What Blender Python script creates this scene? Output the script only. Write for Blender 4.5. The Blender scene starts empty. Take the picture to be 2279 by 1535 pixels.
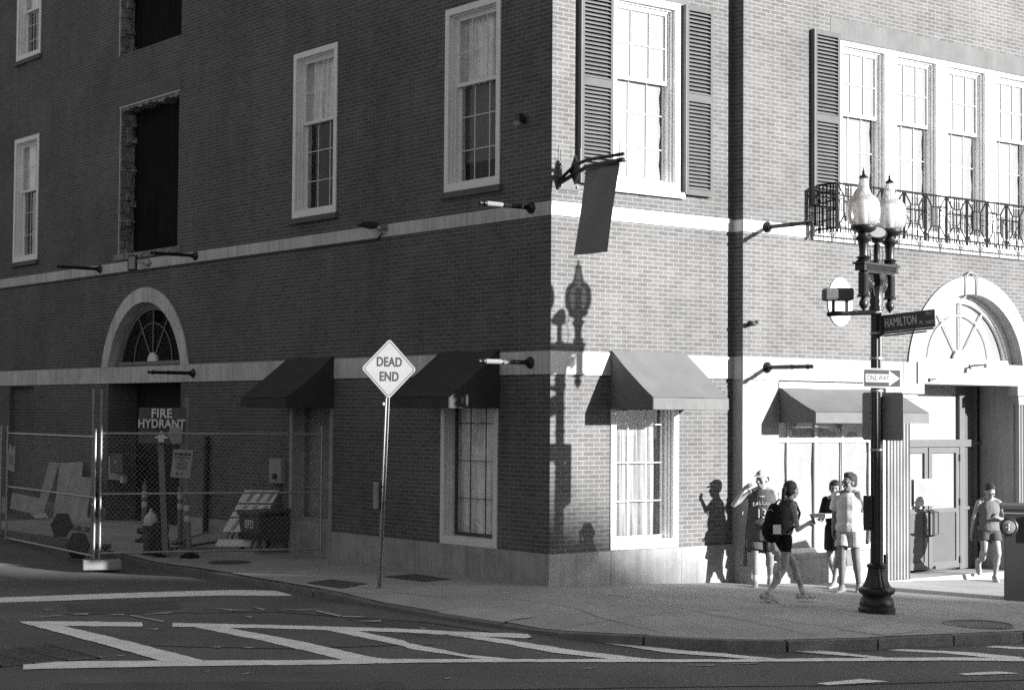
import bpy, bmesh, math, random
from mathutils import Vector, Matrix
from math import sin, cos, pi, radians, sqrt
random.seed(7)
scene = bpy.context.scene
# ---------------------------------------------------------------- camera, sky, sun, exposure
cam_d = bpy.data.cameras.new("camera"); cam = bpy.data.objects.new("camera", cam_d)
scene.collection.objects.link(cam); scene.camera = cam
pitch, roll, yaw = .0391, .00705, .66323
fw = Vector((sin(yaw)*cos(pitch), cos(yaw)*cos(pitch), sin(pitch)))
rt = fw.cross(Vector((0, 0, 1))).normalized(); upv = rt.cross(fw)
r2 = cos(roll)*rt + sin(roll)*upv; u2 = -sin(roll)*rt + cos(roll)*upv
M = Matrix((r2, u2, -fw)).transposed().to_4x4(); M.translation = Vector((-16.401, -20.075, 2.482))
cam.matrix_world = M
cam_d.sensor_width = 36; cam_d.lens = 36*3943/2279; cam_d.clip_end = 600
SUN_EL, SUN_AZ = radians(12.6), radians(27.1)
to_sun = Vector((sin(SUN_AZ)*cos(SUN_EL), -cos(SUN_AZ)*cos(SUN_EL), sin(SUN_EL)))
w = bpy.data.worlds.new("World"); scene.world = w; w.use_nodes = True
nt = w.node_tree; bg = nt.nodes["Background"]
sky = nt.nodes.new("ShaderNodeTexSky"); sky.sky_type = 'NISHITA'; sky.sun_disc = False
sky.sun_elevation = SUN_EL; sky.sun_rotation = pi - SUN_AZ; sky.altitude = 20; sky.dust_density = 1.5
bw = nt.nodes.new("ShaderNodeRGBToBW")           # black-and-white film: the sky's light as grey
nt.links.new(sky.outputs[0], bw.inputs[0]); nt.links.new(bw.outputs[0], bg.inputs[0])
bg.inputs[1].default_value = .072
sl = bpy.data.lights.new("sun", 'SUN'); sl.energy = 5.0; sl.angle = radians(.55); sl.color = (1, .995, .985)
so = bpy.data.objects.new("sun", sl); scene.collection.objects.link(so)
so.rotation_euler = to_sun.to_track_quat('Z', 'Y').to_euler(); so.location = (20, -40, 40)
scene.view_settings.view_transform = 'Standard'; scene.view_settings.look = 'None'
scene.view_settings.exposure = 1.58; scene.view_settings.gamma = 1
try:
    scene.cycles.use_denoising = False; scene.cycles.max_bounces = 6
except Exception: pass

# ---------------------------------------------------------------- materials
MT = {}
def g3(v): return (v*1.006, v*.999, v*.995, 1)
def newmat(name):
    m = bpy.data.materials.new(name); m.use_nodes = True; MT[name] = m
    return m, m.node_tree, m.node_tree.nodes["Principled BSDF"]
def mat(name, v, rough=.7, var=.15, scale=6, fine=60, bump=.15, spec=.4, metal=0, streak=0, dist=.004):
    """grey procedural surface: two noises and optional vertical streaks vary its own tone"""
    m, t, p = newmat(name); N = t.nodes.new; L = t.links.new
    tc = N("ShaderNodeTexCoord")
    n1 = N("ShaderNodeTexNoise"); n1.inputs["Scale"].default_value = scale; n1.inputs["Detail"].default_value = 6
    n2 = N("ShaderNodeTexNoise"); n2.inputs["Scale"].default_value = fine; n2.inputs["Detail"].default_value = 3
    L(tc.outputs["Object"], n1.inputs["Vector"]); L(tc.outputs["Object"], n2.inputs["Vector"])
    a = N("ShaderNodeMath"); a.operation = 'MULTIPLY_ADD'; a.inputs[1].default_value = .65
    L(n1.outputs[0], a.inputs[0])
    b = N("ShaderNodeMath"); b.operation = 'MULTIPLY'; b.inputs[1].default_value = .35
    L(n2.outputs[0], b.inputs[0]); L(b.outputs[0], a.inputs[2])
    last = a
    if streak:
        mp = N("ShaderNodeMapping"); mp.inputs["Scale"].default_value = (5, 5, .35)
        L(tc.outputs["Object"], mp.inputs[0]); n3 = N("ShaderNodeTexNoise"); n3.inputs["Scale"].default_value = 2; n3.inputs["Detail"].default_value = 5
        L(mp.outputs[0], n3.inputs["Vector"])
        c = N("ShaderNodeMath"); c.operation = 'MULTIPLY_ADD'; c.inputs[1].default_value = streak
        s = N("ShaderNodeMath"); s.operation = 'SUBTRACT'; s.inputs[1].default_value = .5
        L(n3.outputs[0], s.inputs[0]); L(s.outputs[0], c.inputs[0]); L(a.outputs[0], c.inputs[2]); last = c
    mr = N("ShaderNodeMapRange"); mr.inputs[1].default_value = .25; mr.inputs[2].default_value = .75
    mr.inputs[3].default_value = v*(1-var); mr.inputs[4].default_value = v*(1+var)
    L(last.outputs[0], mr.inputs[0])
    cb = N("ShaderNodeCombineColor"); [L(mr.outputs[0], cb.inputs[i]) for i in range(3)]
    L(cb.outputs[0], p.inputs["Base Color"])
    p.inputs["Roughness"].default_value = rough; p.inputs["Metallic"].default_value = metal
    p.inputs["Specular IOR Level"].default_value = spec
    if bump:
        bp = N("ShaderNodeBump"); bp.inputs["Strength"].default_value = bump; bp.inputs["Distance"].default_value = dist
        L(n2.outputs[0], bp.inputs["Height"]); L(bp.outputs[0], p.inputs["Normal"])
    return m
def brick_mat(name, axis, base=.099, mort=.19):
    m, t, p = newmat(name); N = t.nodes.new; L = t.links.new
    tc = N("ShaderNodeTexCoord"); sp = N("ShaderNodeSeparateXYZ"); cb = N("ShaderNodeCombineXYZ")
    L(tc.outputs["Object"], sp.inputs[0])
    wob = N("ShaderNodeTexNoise"); wob.inputs["Scale"].default_value = 9; L(tc.outputs["Object"], wob.inputs["Vector"])
    wz = N("ShaderNodeMath"); wz.operation = 'MULTIPLY_ADD'; wz.inputs[1].default_value = .006
    zz = N("ShaderNodeMath"); zz.operation = 'ADD'; zz.inputs[1].default_value = -.452+.0677*40
    L(sp.outputs[2], zz.inputs[0]); L(wob.outputs[0], wz.inputs[0]); L(zz.outputs[0], wz.inputs[2])
    ax = N("ShaderNodeMath"); ax.operation = 'ADD'; ax.inputs[1].default_value = 60
    L(sp.outputs[axis], ax.inputs[0])
    L(ax.outputs[0], cb.inputs[0]); L(wz.outputs[0], cb.inputs[1])
    def bt(c1, c2, cm):
        b = N("ShaderNodeTexBrick"); L(cb.outputs[0], b.inputs["Vector"])
        b.offset = .5; b.offset_frequency = 2; b.squash = 1
        b.inputs["Scale"].default_value = 1; b.inputs["Brick Width"].default_value = .2135
        b.inputs["Row Height"].default_value = .0677; b.inputs["Mortar Size"].default_value = .0070
        b.inputs["Mortar Smooth"].default_value = .15; b.inputs["Bias"].default_value = -.15
        b.inputs["Color1"].default_value = g3(c1); b.inputs["Color2"].default_value = g3(c2); b.inputs["Mortar"].default_value = g3(cm)
        return b
    b = bt(base*.84, base*1.16, mort)
    n1 = N("ShaderNodeTexNoise"); n1.inputs["Scale"].default_value = .55; n1.inputs["Detail"].default_value = 8; n1.inputs["Roughness"].default_value = .6
    n2 = N("ShaderNodeTexNoise"); n2.inputs["Scale"].default_value = 45; n2.inputs["Detail"].default_value = 4
    mp = N("ShaderNodeMapping"); mp.inputs["Scale"].default_value = (4, 4, .25); L(tc.outputs["Object"], mp.inputs[0])
    n3 = N("ShaderNodeTexNoise"); n3.inputs["Scale"].default_value = 1.3; n3.inputs["Detail"].default_value = 5
    L(mp.outputs[0], n3.inputs["Vector"])
    for n in (n1, n2): L(tc.outputs["Object"], n.inputs["Vector"])
    s0 = N("ShaderNodeMath"); s0.operation = 'MULTIPLY_ADD'; s0.inputs[1].default_value = .4; s0.inputs[2].default_value = .3; L(n3.outputs[0], s0.inputs[0])
    s1 = N("ShaderNodeMath"); s1.operation = 'ADD'; L(n1.outputs[0], s1.inputs[0]); L(s0.outputs[0], s1.inputs[1])
    s2 = N("ShaderNodeMath"); s2.operation = 'MULTIPLY_ADD'; s2.inputs[1].default_value = .7; L(n2.outputs[0], s2.inputs[0]); L(s1.outputs[0], s2.inputs[2])
    mr = N("ShaderNodeMapRange"); mr.inputs[1].default_value = .85; mr.inputs[2].default_value = 1.85; mr.inputs[3].default_value = .52; mr.inputs[4].default_value = 1.5
    L(s2.outputs[0], mr.inputs[0])
    mx = N("ShaderNodeMix"); mx.data_type = 'RGBA'; mx.blend_type = 'MULTIPLY'; mx.inputs[0].default_value = 1
    L(b.outputs["Color"], mx.inputs[6])
    cc = N("ShaderNodeCombineColor"); [L(mr.outputs[0], cc.inputs[i]) for i in range(3)]; L(cc.outputs[0], mx.inputs[7])
    n4 = N("ShaderNodeTexNoise"); n4.inputs["Scale"].default_value = .9; n4.inputs["Detail"].default_value = 9; L(tc.outputs["Object"], n4.inputs["Vector"])
    m4 = N("ShaderNodeMapRange"); m4.inputs[1].default_value = .54; m4.inputs[2].default_value = .74; m4.inputs[3].default_value = 0; m4.inputs[4].default_value = .34; L(n4.outputs[0], m4.inputs[0])
    mw = N("ShaderNodeMix"); mw.data_type = 'RGBA'; mw.inputs[7].default_value = g3(.17); L(m4.outputs[0], mw.inputs[0]); L(mx.outputs[2], mw.inputs[6])
    L(mw.outputs[2], p.inputs["Base Color"]); p.inputs["Roughness"].default_value = .9; p.inputs["Specular IOR Level"].default_value = .2
    inv = N("ShaderNodeMath"); inv.operation = 'MULTIPLY_ADD'; inv.inputs[1].default_value = -1; inv.inputs[2].default_value = 1
    L(b.outputs["Fac"], inv.inputs[0])
    h = N("ShaderNodeMath"); h.operation = 'MULTIPLY_ADD'; h.inputs[1].default_value = .25; L(n2.outputs[0], h.inputs[0]); L(inv.outputs[0], h.inputs[2])
    bp = N("ShaderNodeBump"); bp.inputs["Strength"].default_value = .5; bp.inputs["Distance"].default_value = .006
    L(h.outputs[0], bp.inputs["Height"]); L(bp.outputs[0], p.inputs["Normal"])
    return m
brick_mat('brick_side', 1); brick_mat('brick_front', 0)
mat('limestone', .50, .9, .26, 1.4, 50, .3, .05, streak=.8)
mat('sunlit_limestone', .285, .9, .2, 1.6, 50, .3, .05, streak=.9)  # limestone copy, darkened for the sunlit shop front to keep it from clipping
mat('granite', .30, .8, .35, 2.2, 45, .25, .3, streak=.5)
mat('plain_header', .118, .9, .22, 3, 40, .2, .2, streak=.3)
mat('white_paint', .80, .6, .09, 5, 60, .05, .12)
mat('off_white', .68, .6, .12, 5, 60, .05)
mat('old_cream', .30, .6, .2, 5, 60, .1)
mat('blind', .235, .8, .06, 2.5, 20, .1, .1)
mat('curtain', .6, .9, .35, 3, 14, .1, .1, streak=1.2)
mat('paper_sheet', .262, .8, .10, 1.5, 9, .5, .05, streak=.4, dist=.03)
mat('dark_void', .012, .8, .3, 2, 20, 0)
mat('black_panel', .013, .9, .5, 1.2, 14, .1, .05, streak=.8)
mat('rubble', .24, .95, .8, 7, 22, 1, .1, dist=.05)
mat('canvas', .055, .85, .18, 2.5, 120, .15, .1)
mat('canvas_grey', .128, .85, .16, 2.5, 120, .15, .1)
mat('shutter_paint', .09, .7, .2, 4, 70, .08, .12)
mat('shutter_edge', .14, .6, .2, 4, 70, .05, .3)
mat('iron_black', .010, .4, .4, 8, 40, .15, .5)
mat('rail_iron', .018, .85, .3, 8, 40, .1, .05)
mat('slat_paint', .125, .8, .2, 4, 70, .08, .1)
mat('board_white', .8, .7, .1, 4, 50, .05, .1)
mat('iron_dark', .03, .5, .3, 8, 40, .1, .4)
mat('galvanised', .34, .42, .2, 12, 80, .05, .5, metal=.6)
mat('bare_alu', .26, .6, .2, 3, 60, .03, .3)
mat('sign_white', .30, .8, .06, 6, 60, 0, .05)
mat('sign_yellow', .19, .8, .07, 6, 80, 0, .05)
mat('sign_dark', .055, .4, .2, 9, 60, 0, .4)
mat('sign_grey', .05, .8, .12, 9, 60, 0, .05)
mat('letter_dark', .035, .8, .1, 9, 60, 0, .05)
mat('letter_white', .6, .4, .1, 9, 60, 0)
mat('asphalt', .128, .9, .42, .7, 70, .6, .25, streak=0, dist=.006)
mat('concrete', .36, .9, .30, .9, 60, .3, .2, dist=.004)
mat('block_concrete', .24, .9, .2, 6, 60, .4, .1)
mat('sleeve_metal', .17, .7, .2, 12, 60, 0, .1)
mat('banner_cloth', .19, .9, .12, 3, 60, .2, .1)
mat('curtain_light', .8, .9, .3, 4, 10, .4, .1, streak=1.6, dist=.02)
mat('concrete_light', .42, .9, .2, 3, 90, .3, .2)
mat('kerbstone', .15, .85, .35, 5, 50, .5, .25, dist=.01)
mat('road_paint', .85, .7, .22, 4, 45, .2, .3)
mat('worn_paint', .42, .8, .35, 14, 50, .2, .1)
mat('asphalt_patch', .10, .9, .35, 1.5, 80, .6, .25, dist=.006)
mat('asphalt_dark', .03, .9, .3, 6, 60, .2, .2)
mat('cast_iron', .085, .6, .4, 20, 80, .4, .4)
mat('plywood', .32, .8, .3, 3, 50, .1, .2, streak=.8)
mat('timber', .20, .8, .25, 4, 60, .15, .2, streak=.5)
mat('rubber', .02, .7, .3, 8, 40, .1, .3)
mat('band_white', .5, .5, .15, 9, 60, 0)
mat('orange_plastic', .17, .55, .2, 6, 40, .05)
mat('skin_mid', .17, .6, .07, 9, 60, .03, .2)
mat('skin', .23, .55, .07, 9, 60, .03, .35)
mat('skin_tan', .27, .55, .07, 9, 60, .03, .35)
mat('hair_dark', .02, .6, .5, 40, 160, .6, .3, dist=.01)
mat('cloth_white', .50, .9, .08, 4, 7, .6, .1, dist=.03)
mat('cloth_light', .38, .9, .1, 4, 7, .6, .1, dist=.03)
mat('cloth_grey', .13, .9, .15, 4, 7, .6, .1, dist=.03)
mat('cloth_mid', .07, .9, .15, 4, 7, .6, .1, dist=.03)
mat('cloth_dark', .03, .9, .2, 4, 7, .6, .1, dist=.03)
mat('cloth_black', .013, .9, .2, 4, 7, .6, .1, dist=.03)
mat('shoe_white', .34, .6, .12, 20, 60, .1)
mat('shoe_grey', .3, .6, .2, 20, 60, .1)
mat('paint_cabinet', .055, .5, .15, 5, 60, .06, .4, streak=.2)
mat('opposite_brick', .2, .9, .2, .4, 10, 0)
mat('plain_dark_paint', .06, .5, .2, 5, 60, .05, .4)
mat('door_panel', .09, .7, .1, 5, 60, .03, .1)
mat('door_frame', .10, .6, .1, 5, 60, .02, .15)
def glass(name, tint, refl):
    m = bpy.data.materials.new(name); m.use_nodes = True; MT[name] = m
    t = m.node_tree; t.nodes.clear(); N = t.nodes.new; L = t.links.new
    o = N("ShaderNodeOutputMaterial"); tr = N("ShaderNodeBsdfTransparent"); tr.inputs[0].default_value = g3(tint)
    gl = N("ShaderNodeBsdfGlossy"); gl.inputs["Roughness"].default_value = .015
    lw = N("ShaderNodeLayerWeight"); lw.inputs[0].default_value = .5
    pw = N("ShaderNodeMath"); pw.operation = 'POWER'; pw.inputs[1].default_value = 4
    fr = N("ShaderNodeMath"); fr.operation = 'MULTIPLY_ADD'; fr.inputs[1].default_value = .8; fr.inputs[2].default_value = refl
    L(lw.outputs["Facing"], pw.inputs[0]); L(pw.outputs[0], fr.inputs[0])
    tc = N("ShaderNodeTexCoord"); n = N("ShaderNodeTexNoise"); n.inputs["Scale"].default_value = 1.7
    b = N("ShaderNodeBump"); b.inputs["Strength"].default_value = .12; b.inputs["Distance"].default_value = .05
    L(tc.outputs["Object"], n.inputs["Vector"]); L(n.outputs[0], b.inputs["Height"]); L(b.outputs[0], gl.inputs["Normal"])
    mx = N("ShaderNodeMixShader"); L(fr.outputs[0], mx.inputs[0]); L(tr.outputs[0], mx.inputs[1]); L(gl.outputs[0], mx.inputs[2]); L(mx.outputs[0], o.inputs[0])
    return m
glass('glass', .93, .028); glass('glass_dark', .6, .06)
def globe_glass():
    m = bpy.data.materials.new('globe_glass'); m.use_nodes = True; MT['globe_glass'] = m
    t = m.node_tree; t.nodes.clear(); N = t.nodes.new; L = t.links.new
    o = N("ShaderNodeOutputMaterial"); tr = N("ShaderNodeBsdfTransparent"); tr.inputs[0].default_value = g3(.93)
    df = N("ShaderNodeBsdfDiffuse"); df.inputs[0].default_value = g3(.8)
    gl = N("ShaderNodeBsdfGlossy"); gl.inputs["Roughness"].default_value = .18; gl.inputs[0].default_value = g3(.6)
    lw = N("ShaderNodeLayerWeight"); lw.inputs[0].default_value = .35
    tl = N("ShaderNodeBsdfTranslucent"); tl.inputs[0].default_value = g3(.85); m0 = N("ShaderNodeMixShader"); m0.inputs[0].default_value = .5; L(df.outputs[0], m0.inputs[1]); L(tl.outputs[0], m0.inputs[2])
    m1 = N("ShaderNodeMixShader"); m1.inputs[0].default_value = .6; L(tr.outputs[0], m1.inputs[1]); L(m0.outputs[0], m1.inputs[2])
    m2 = N("ShaderNodeMixShader"); L(lw.outputs["Fresnel"], m2.inputs[0]); L(m1.outputs[0], m2.inputs[1]); L(gl.outputs[0], m2.inputs[2]); L(m2.outputs[0], o.inputs[0])
    tc = N("ShaderNodeTexCoord"); wv = N("ShaderNodeTexNoise"); wv.inputs["Scale"].default_value = 14
    b = N("ShaderNodeBump"); b.inputs["Strength"].default_value = .25; b.inputs["Distance"].default_value = .01
    L(tc.outputs["Object"], wv.inputs["Vector"]); L(wv.outputs[0], b.inputs["Height"]); L(b.outputs[0], gl.inputs["Normal"])
globe_glass()

# ---------------------------------------------------------------- mesh helpers
COL = scene.collection
def wloc(o):
    v = Vector((0, 0, 0))
    while o: v += o.location; o = o.parent
    return v
def basis(d, up=Vector((0, 0, 1))):
    d = Vector(d).normalized()
    if abs(d.dot(up)) > .98: up = Vector((1, 0, 0))
    a = d.cross(up).normalized(); return a, a.cross(d).normalized(), d
class MB:
    def __init__(s): s.v = []; s.f = []
    def add(s, vs, fs):
        k = len(s.v); s.v += [Vector(q) for q in vs]; s.f += [tuple(k+i for i in f) for f in fs]; return s
    def quad(s, *p): return s.add(p, [tuple(range(len(p)))])
    def hexa(s, p):  # 8 corners: bottom 4, top 4
        return s.add(p, [(3, 2, 1, 0), (4, 5, 6, 7), (0, 1, 5, 4), (1, 2, 6, 5), (2, 3, 7, 6), (3, 0, 4, 7)])
    def box(s, a, b):
        x0, x1 = sorted((a[0], b[0])); y0, y1 = sorted((a[1], b[1])); z0, z1 = sorted((a[2], b[2]))
        return s.hexa([(x0, y0, z0), (x1, y0, z0), (x1, y1, z0), (x0, y1, z0), (x0, y0, z1), (x1, y0, z1), (x1, y1, z1), (x0, y1, z1)])
    def obox(s, c, ax, ay, az):  # centre and three half vectors
        c, ax, ay, az = map(Vector, (c, ax, ay, az))
        return s.hexa([c-ax-ay-az, c+ax-ay-az, c+ax+ay-az, c-ax+ay-az, c-ax-ay+az, c+ax-ay+az, c+ax+ay+az, c-ax+ay+az])
    def bar(s, p, q, w, h=None, up=Vector((0, 0, 1))):
        p, q = Vector(p), Vector(q); a, b, d = basis(q-p, up); h = h or w
        return s.obox((p+q)/2, a*w/2, b*h/2, (q-p)/2)
    def cyl(s, p, q, r0, r1=None, n=12, cap=True):
        r1 = r0 if r1 is None else r1
        p, q = Vector(p), Vector(q); a, b, d = basis(q-p)
        vs = [p+(a*cos(2*pi*i/n)+b*sin(2*pi*i/n))*r0 for i in range(n)]+[q+(a*cos(2*pi*i/n)+b*sin(2*pi*i/n))*r1 for i in range(n)]
        fs = [(i, (i+1) % n, n+(i+1) % n, n+i) for i in range(n)]
        if cap: fs += [tuple(range(n-1, -1, -1)), tuple(range(n, 2*n))]
        return s.add(vs, fs)
    def lathe(s, prof, c=(0, 0, 0), n=20, axis=(0, 0, 1), flute=0, nf=12):
        a, b, d = basis(axis); c = Vector(c); vs = []; fs = []
        if abs(Vector(axis).normalized().z) > .99: a, b, d = Vector((1, 0, 0)), Vector((0, 1, 0)), Vector(axis).normalized()
        for r, z in prof:
            for i in range(n):
                rr = r*(1-flute*(.5+.5*cos(nf*2*pi*i/n))) if flute else r
                vs.append(c+(a*cos(2*pi*i/n)+b*sin(2*pi*i/n))*rr+d*z)
        m = len(prof)
        for j in range(m-1):
            for i in range(n): fs.append((j*n+i, j*n+(i+1) % n, (j+1)*n+(i+1) % n, (j+1)*n+i))
        fs += [tuple(range(n-1, -1, -1)), tuple(range((m-1)*n, m*n))]
        return s.add(vs, fs)
    def ell(s, c, rx, ry, rz, yaw=0, n=16, m=10):
        c = Vector(c); vs = []; fs = []; cy, sy = cos(yaw), sin(yaw)
        for j in range(1, m):
            t = pi*j/m
            for i in range(n):
                x, y, z = rx*sin(t)*cos(2*pi*i/n), ry*sin(t)*sin(2*pi*i/n), rz*cos(t)
                vs.append(c+Vector((x*cy-y*sy, x*sy+y*cy, z)))
        for j in range(m-2):
            for i in range(n): fs.append((j*n+i, (j+1)*n+i, (j+1)*n+(i+1) % n, j*n+(i+1) % n))
        vs += [c+Vector((0, 0, rz)), c-Vector((0, 0, rz))]; k = (m-1)*n
        for i in range(n): fs.append((k, i, (i+1) % n)); fs.append((k+1, (m-2)*n+(i+1) % n, (m-2)*n+i))
        return s.add(vs, fs)
    def cap(s, p, q, r0, r1, n=14):  # rounded limb
        s.cyl(p, q, r0, r1, n); s.ell(p, r0, r0, r0, 0, n, 8); s.ell(q, r1, r1, r1, 0, n, 8); return s
    def tube(s, pts, r, n=8):
        for a, b in zip(pts, pts[1:]): s.cyl(a, b, r, r, n); s.ell(b, r, r, r, 0, n, 6)
        return s
    def extr(s, poly, off):  # planar polygon extruded by a vector
        off = Vector(off); P = [Vector(q) for q in poly]; n = len(P)
        return s.add(P+[q+off for q in P], [tuple(range(n)), tuple(range(2*n-1, n-1, -1))]+[(i, n+i, n+(i+1) % n, (i+1) % n) for i in range(n)])
    def torus(s, c, R, r, axis, n=24, m=8, a0=0, a1=2*pi):
        a, b, d = basis(axis); c = Vector(c)
        pts = [c+(a*cos(a0+(a1-a0)*i/n)+b*sin(a0+(a1-a0)*i/n))*R for i in range(n+1)]
        return s.tube(pts, r, m)
    def build(s, name, m, parent=None, smooth=None, bevel=0):
        me = bpy.data.meshes.new(name); off = wloc(parent) if parent else Vector((0, 0, 0))
        me.from_pydata([q-off for q in s.v], [], s.f); me.validate()
        bm = bmesh.new(); bm.from_mesh(me); bmesh.ops.recalc_face_normals(bm, faces=bm.faces); bm.to_mesh(me); bm.free()
        me.materials.append(MT[m]); o = bpy.data.objects.new(name, me); COL.objects.link(o); o.parent = parent
        if smooth:
            for pl in me.polygons: pl.use_smooth = True
            me.set_sharp_from_angle(angle=radians(smooth))
        if bevel:
            b = o.modifiers.new("bevel", 'BEVEL'); b.width = bevel; b.segments = 2; b.limit_method = 'ANGLE'
        return o
def thing(name, label, cat, loc=(0, 0, 0), group=None):
    o = bpy.data.objects.new(name, None); COL.objects.link(o); o.location = loc; o.empty_display_size = .1
    return tag(o, label, cat, group)
def tag(o, label, cat, group=None):
    o["label"] = label; o["category"] = cat
    if group: o["group"] = group
    return o
def struct(o, kind='structure', label=None, cat=None):
    o["kind"] = kind
    if label: o["label"] = label
    if cat: o["category"] = cat
    return o
def dup(root, loc, rz=0, label=None):
    r = root.copy(); COL.objects.link(r); r.location = loc; r.rotation_euler = (0, 0, rz)
    if label: r["label"] = label
    for ch in list(root.children):
        c = ch.copy(); COL.objects.link(c); c.parent = r
        for gch in ch.children:
            d = gch.copy(); COL.objects.link(d); d.parent = c
    return r
def lettering(txt, size, c, right, up, m, parent, name='lettering', thick=.002, squeeze=1, bold=.0):
    cu = bpy.data.curves.new("t", 'FONT'); cu.body = txt; cu.size = size; cu.align_x = 'CENTER'; cu.align_y = 'CENTER'
    cu.extrude = thick; cu.offset = bold; cu.space_character = 1.05
    to = bpy.data.objects.new("t", cu); COL.objects.link(to)
    dg = bpy.context.evaluated_depsgraph_get(); me = bpy.data.meshes.new_from_object(to.evaluated_get(dg))
    bpy.data.objects.remove(to); bpy.data.curves.remove(cu)
    right, up = Vector(right).normalized(), Vector(up).normalized(); n = right.cross(up)
    off = Vector(c)-(wloc(parent) if parent else Vector((0, 0, 0)))
    for v in me.vertices: v.co = off+right*v.co.x*squeeze+up*v.co.y+n*v.co.z
    me.materials.clear(); me.materials.append(MT[m]); me.name = name
    o = bpy.data.objects.new(name, me); COL.objects.link(o); o.parent = parent
    return o
# heights of the pavement and the road
def sp(x): return .5*(x+sqrt(x*x+.25))
def sm(t): t = min(max(t, 0), 1); return t*t*(3-2*t)
def G0(x, y): return -.04*sp(x)-.015*min(max(0, -x, -y), 6)+.2*sm((y-6.5)/5)
def G(x, y):
    s = x-y; D = .04+.06*sm((s+4.2)/1.2)-.10*sm((s+.1)/2.6)
    return G0(x, y)-D*sm((max(0, -x, -y)-1.8)/1.5)
def RD(x, y): return G0(x, y)-.12
# ---------------------------------------------------------------- the ground
def lin(a, b, n): return [a+(b-a)*i/n for i in range(n+1)]
xs = [-300, -160, -90, -60, -40, -30, -22, -16]+lin(-12, 14, 104)+[18, 24, 32, 45, 60, 90, 160, 300]
ys = [-300, -200, -120, -80, -50, -35, -25, -18, -14]+lin(-11, 17, 112)+[20, 25, 32, 45, 70, 120, 200, 300]
m = MB(); n = len(xs)
for y in ys:
    for x in xs: m.v.append(Vector((x, y, RD(max(min(x, 40), -40), max(min(y, 40), -40)))))
for j in range(len(ys)-1):
    for i in range(n-1): m.f.append((j*n+i, j*n+i+1, (j+1)*n+i+1, (j+1)*n+i))
struct(m.build('road', 'asphalt', smooth=60))
KERB = [(-2.85, 16), (-2.85, 12), (-2.85, 9), (-2.8, 7.3), (-2.7, 5.957), (-2.72, 4.873), (-2.78, 3.781), (-2.8, 2.841), (-2.83, 1.952), (-2.9, .924), (-2.91, .236), (-2.92, -.533), (-2.945, -1.191), (-2.94, -1.872), (-2.92, -2.523), (-2.86, -3.1), (-2.82, -3.6), (-2.68, -4.407), (-2.324, -5.116), (-1.916, -5.577), (-1.384, -5.982), (-.303, -6.4), (.541, -6.487), (1.378, -6.52), (2.275, -6.554), (5, -6.65), (10, -6.8), (30, -7.4)]
def dense(P, st):
    o = []
    for (a, b), (c, d) in zip(P, P[1:]):
        k = max(1, int(math.hypot(c-a, d-b)/st)); o += [(a+(c-a)*i/k, b+(d-b)*i/k) for i in range(k)]
    return o+[P[-1]]
def offs(P, w):
    o = []
    for i, p in enumerate(P):
        a, b = P[max(i-1, 0)], P[min(i+1, len(P)-1)]; dx, dy = b[0]-a[0], b[1]-a[1]; l = math.hypot(dx, dy)
        o.append((p[0]-dy/l*w, p[1]+dx/l*w))
    return o
KD = dense(KERB, .35); KI = offs(KD, .16); KI2 = offs(KD, .20)
m = MB(); NS = 30
for (x, y) in KI2:
    ix, iy = max(x, 1.3), max(y, 2.2)
    for k in range(NS+1):
        t = k/NS; a, b = x+(ix-x)*t, y+(iy-y)*t; m.v.append(Vector((a, b, G(a, b))))
for i in range(len(KI2)-1):
    for k in range(NS): q = i*(NS+1)+k; m.f.append((q, q+1, q+NS+2, q+NS+1))
struct(m.build('pavement', 'concrete', smooth=60))
m = MB(); acc = 0; ln = 1.7; i = 0
while i < len(KD)-1:            # kerb stones with open joints between them
    seg = random.choice([3, 4, 5]); j = min(i+seg, len(KD)-1); dz = random.uniform(-.006, .006)
    for k in range(i, j):
        (a, b), (c, d), (e, f), (g, h) = KD[k], KD[k+1], KI[k+1], KI[k]
        if k == i: a, b = a+(c-a)*.09, b+(d-b)*.09; g, h = g+(e-g)*.09, h+(f-h)*.09
        ins = .012
        za, zc, ze, zg = G(a, b)+dz, G(c, d)+dz, G(e, f)+dz, G(g, h)+dz
        m.hexa([(a, b, za-.4), (c, d, zc-.4), (e, f, ze-.4), (g, h, zg-.4), (a+(g-a)*.08, b+(h-b)*.08, za), (c+(e-c)*.08, d+(f-d)*.08, zc), (e, f, ze), (g, h, zg)])
    i = j
struct(m.build('kerb', 'kerbstone'))
def drape(a, b, f, n2=3, st=.3, z=.005, jag=0):
    """strip between two polylines laid on the surface f"""
    def res(P, n):
        L = [0]
        for p, q in zip(P, P[1:]): L.append(L[-1]+math.hypot(q[0]-p[0], q[1]-p[1]))
        o = []
        for i in range(n+1):
            t = L[-1]*i/n; k = 0
            while k < len(L)-2 and L[k+1] < t: k += 1
            s = (t-L[k])/max(L[k+1]-L[k], 1e-6); o.append((P[k][0]+(P[k+1][0]-P[k][0])*s, P[k][1]+(P[k+1][1]-P[k][1])*s))
        return o, L[-1]
    n = max(2, int(res(a, 4)[1]/st)); A, _ = res(a, n); B, _ = res(b, n); k = len(m.v)
    for p, q in zip(A, B):
        j1, j2 = random.uniform(-jag, jag), random.uniform(-jag, jag)
        for t in range(n2+1):
            u = t/n2; x, y = p[0]+(q[0]-p[0])*u, p[1]+(q[1]-p[1])*u
            if t == 0: x += j1; y += j1
            if t == n2: x += j2; y += j2
            m.v.append(Vector((x, y, f(x, y)+z)))
    for i in range(n):
        for t in range(n2): q = k+i*(n2+1)+t; m.f.append((q, q+1, q+n2+2, q+n2+1))
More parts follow.
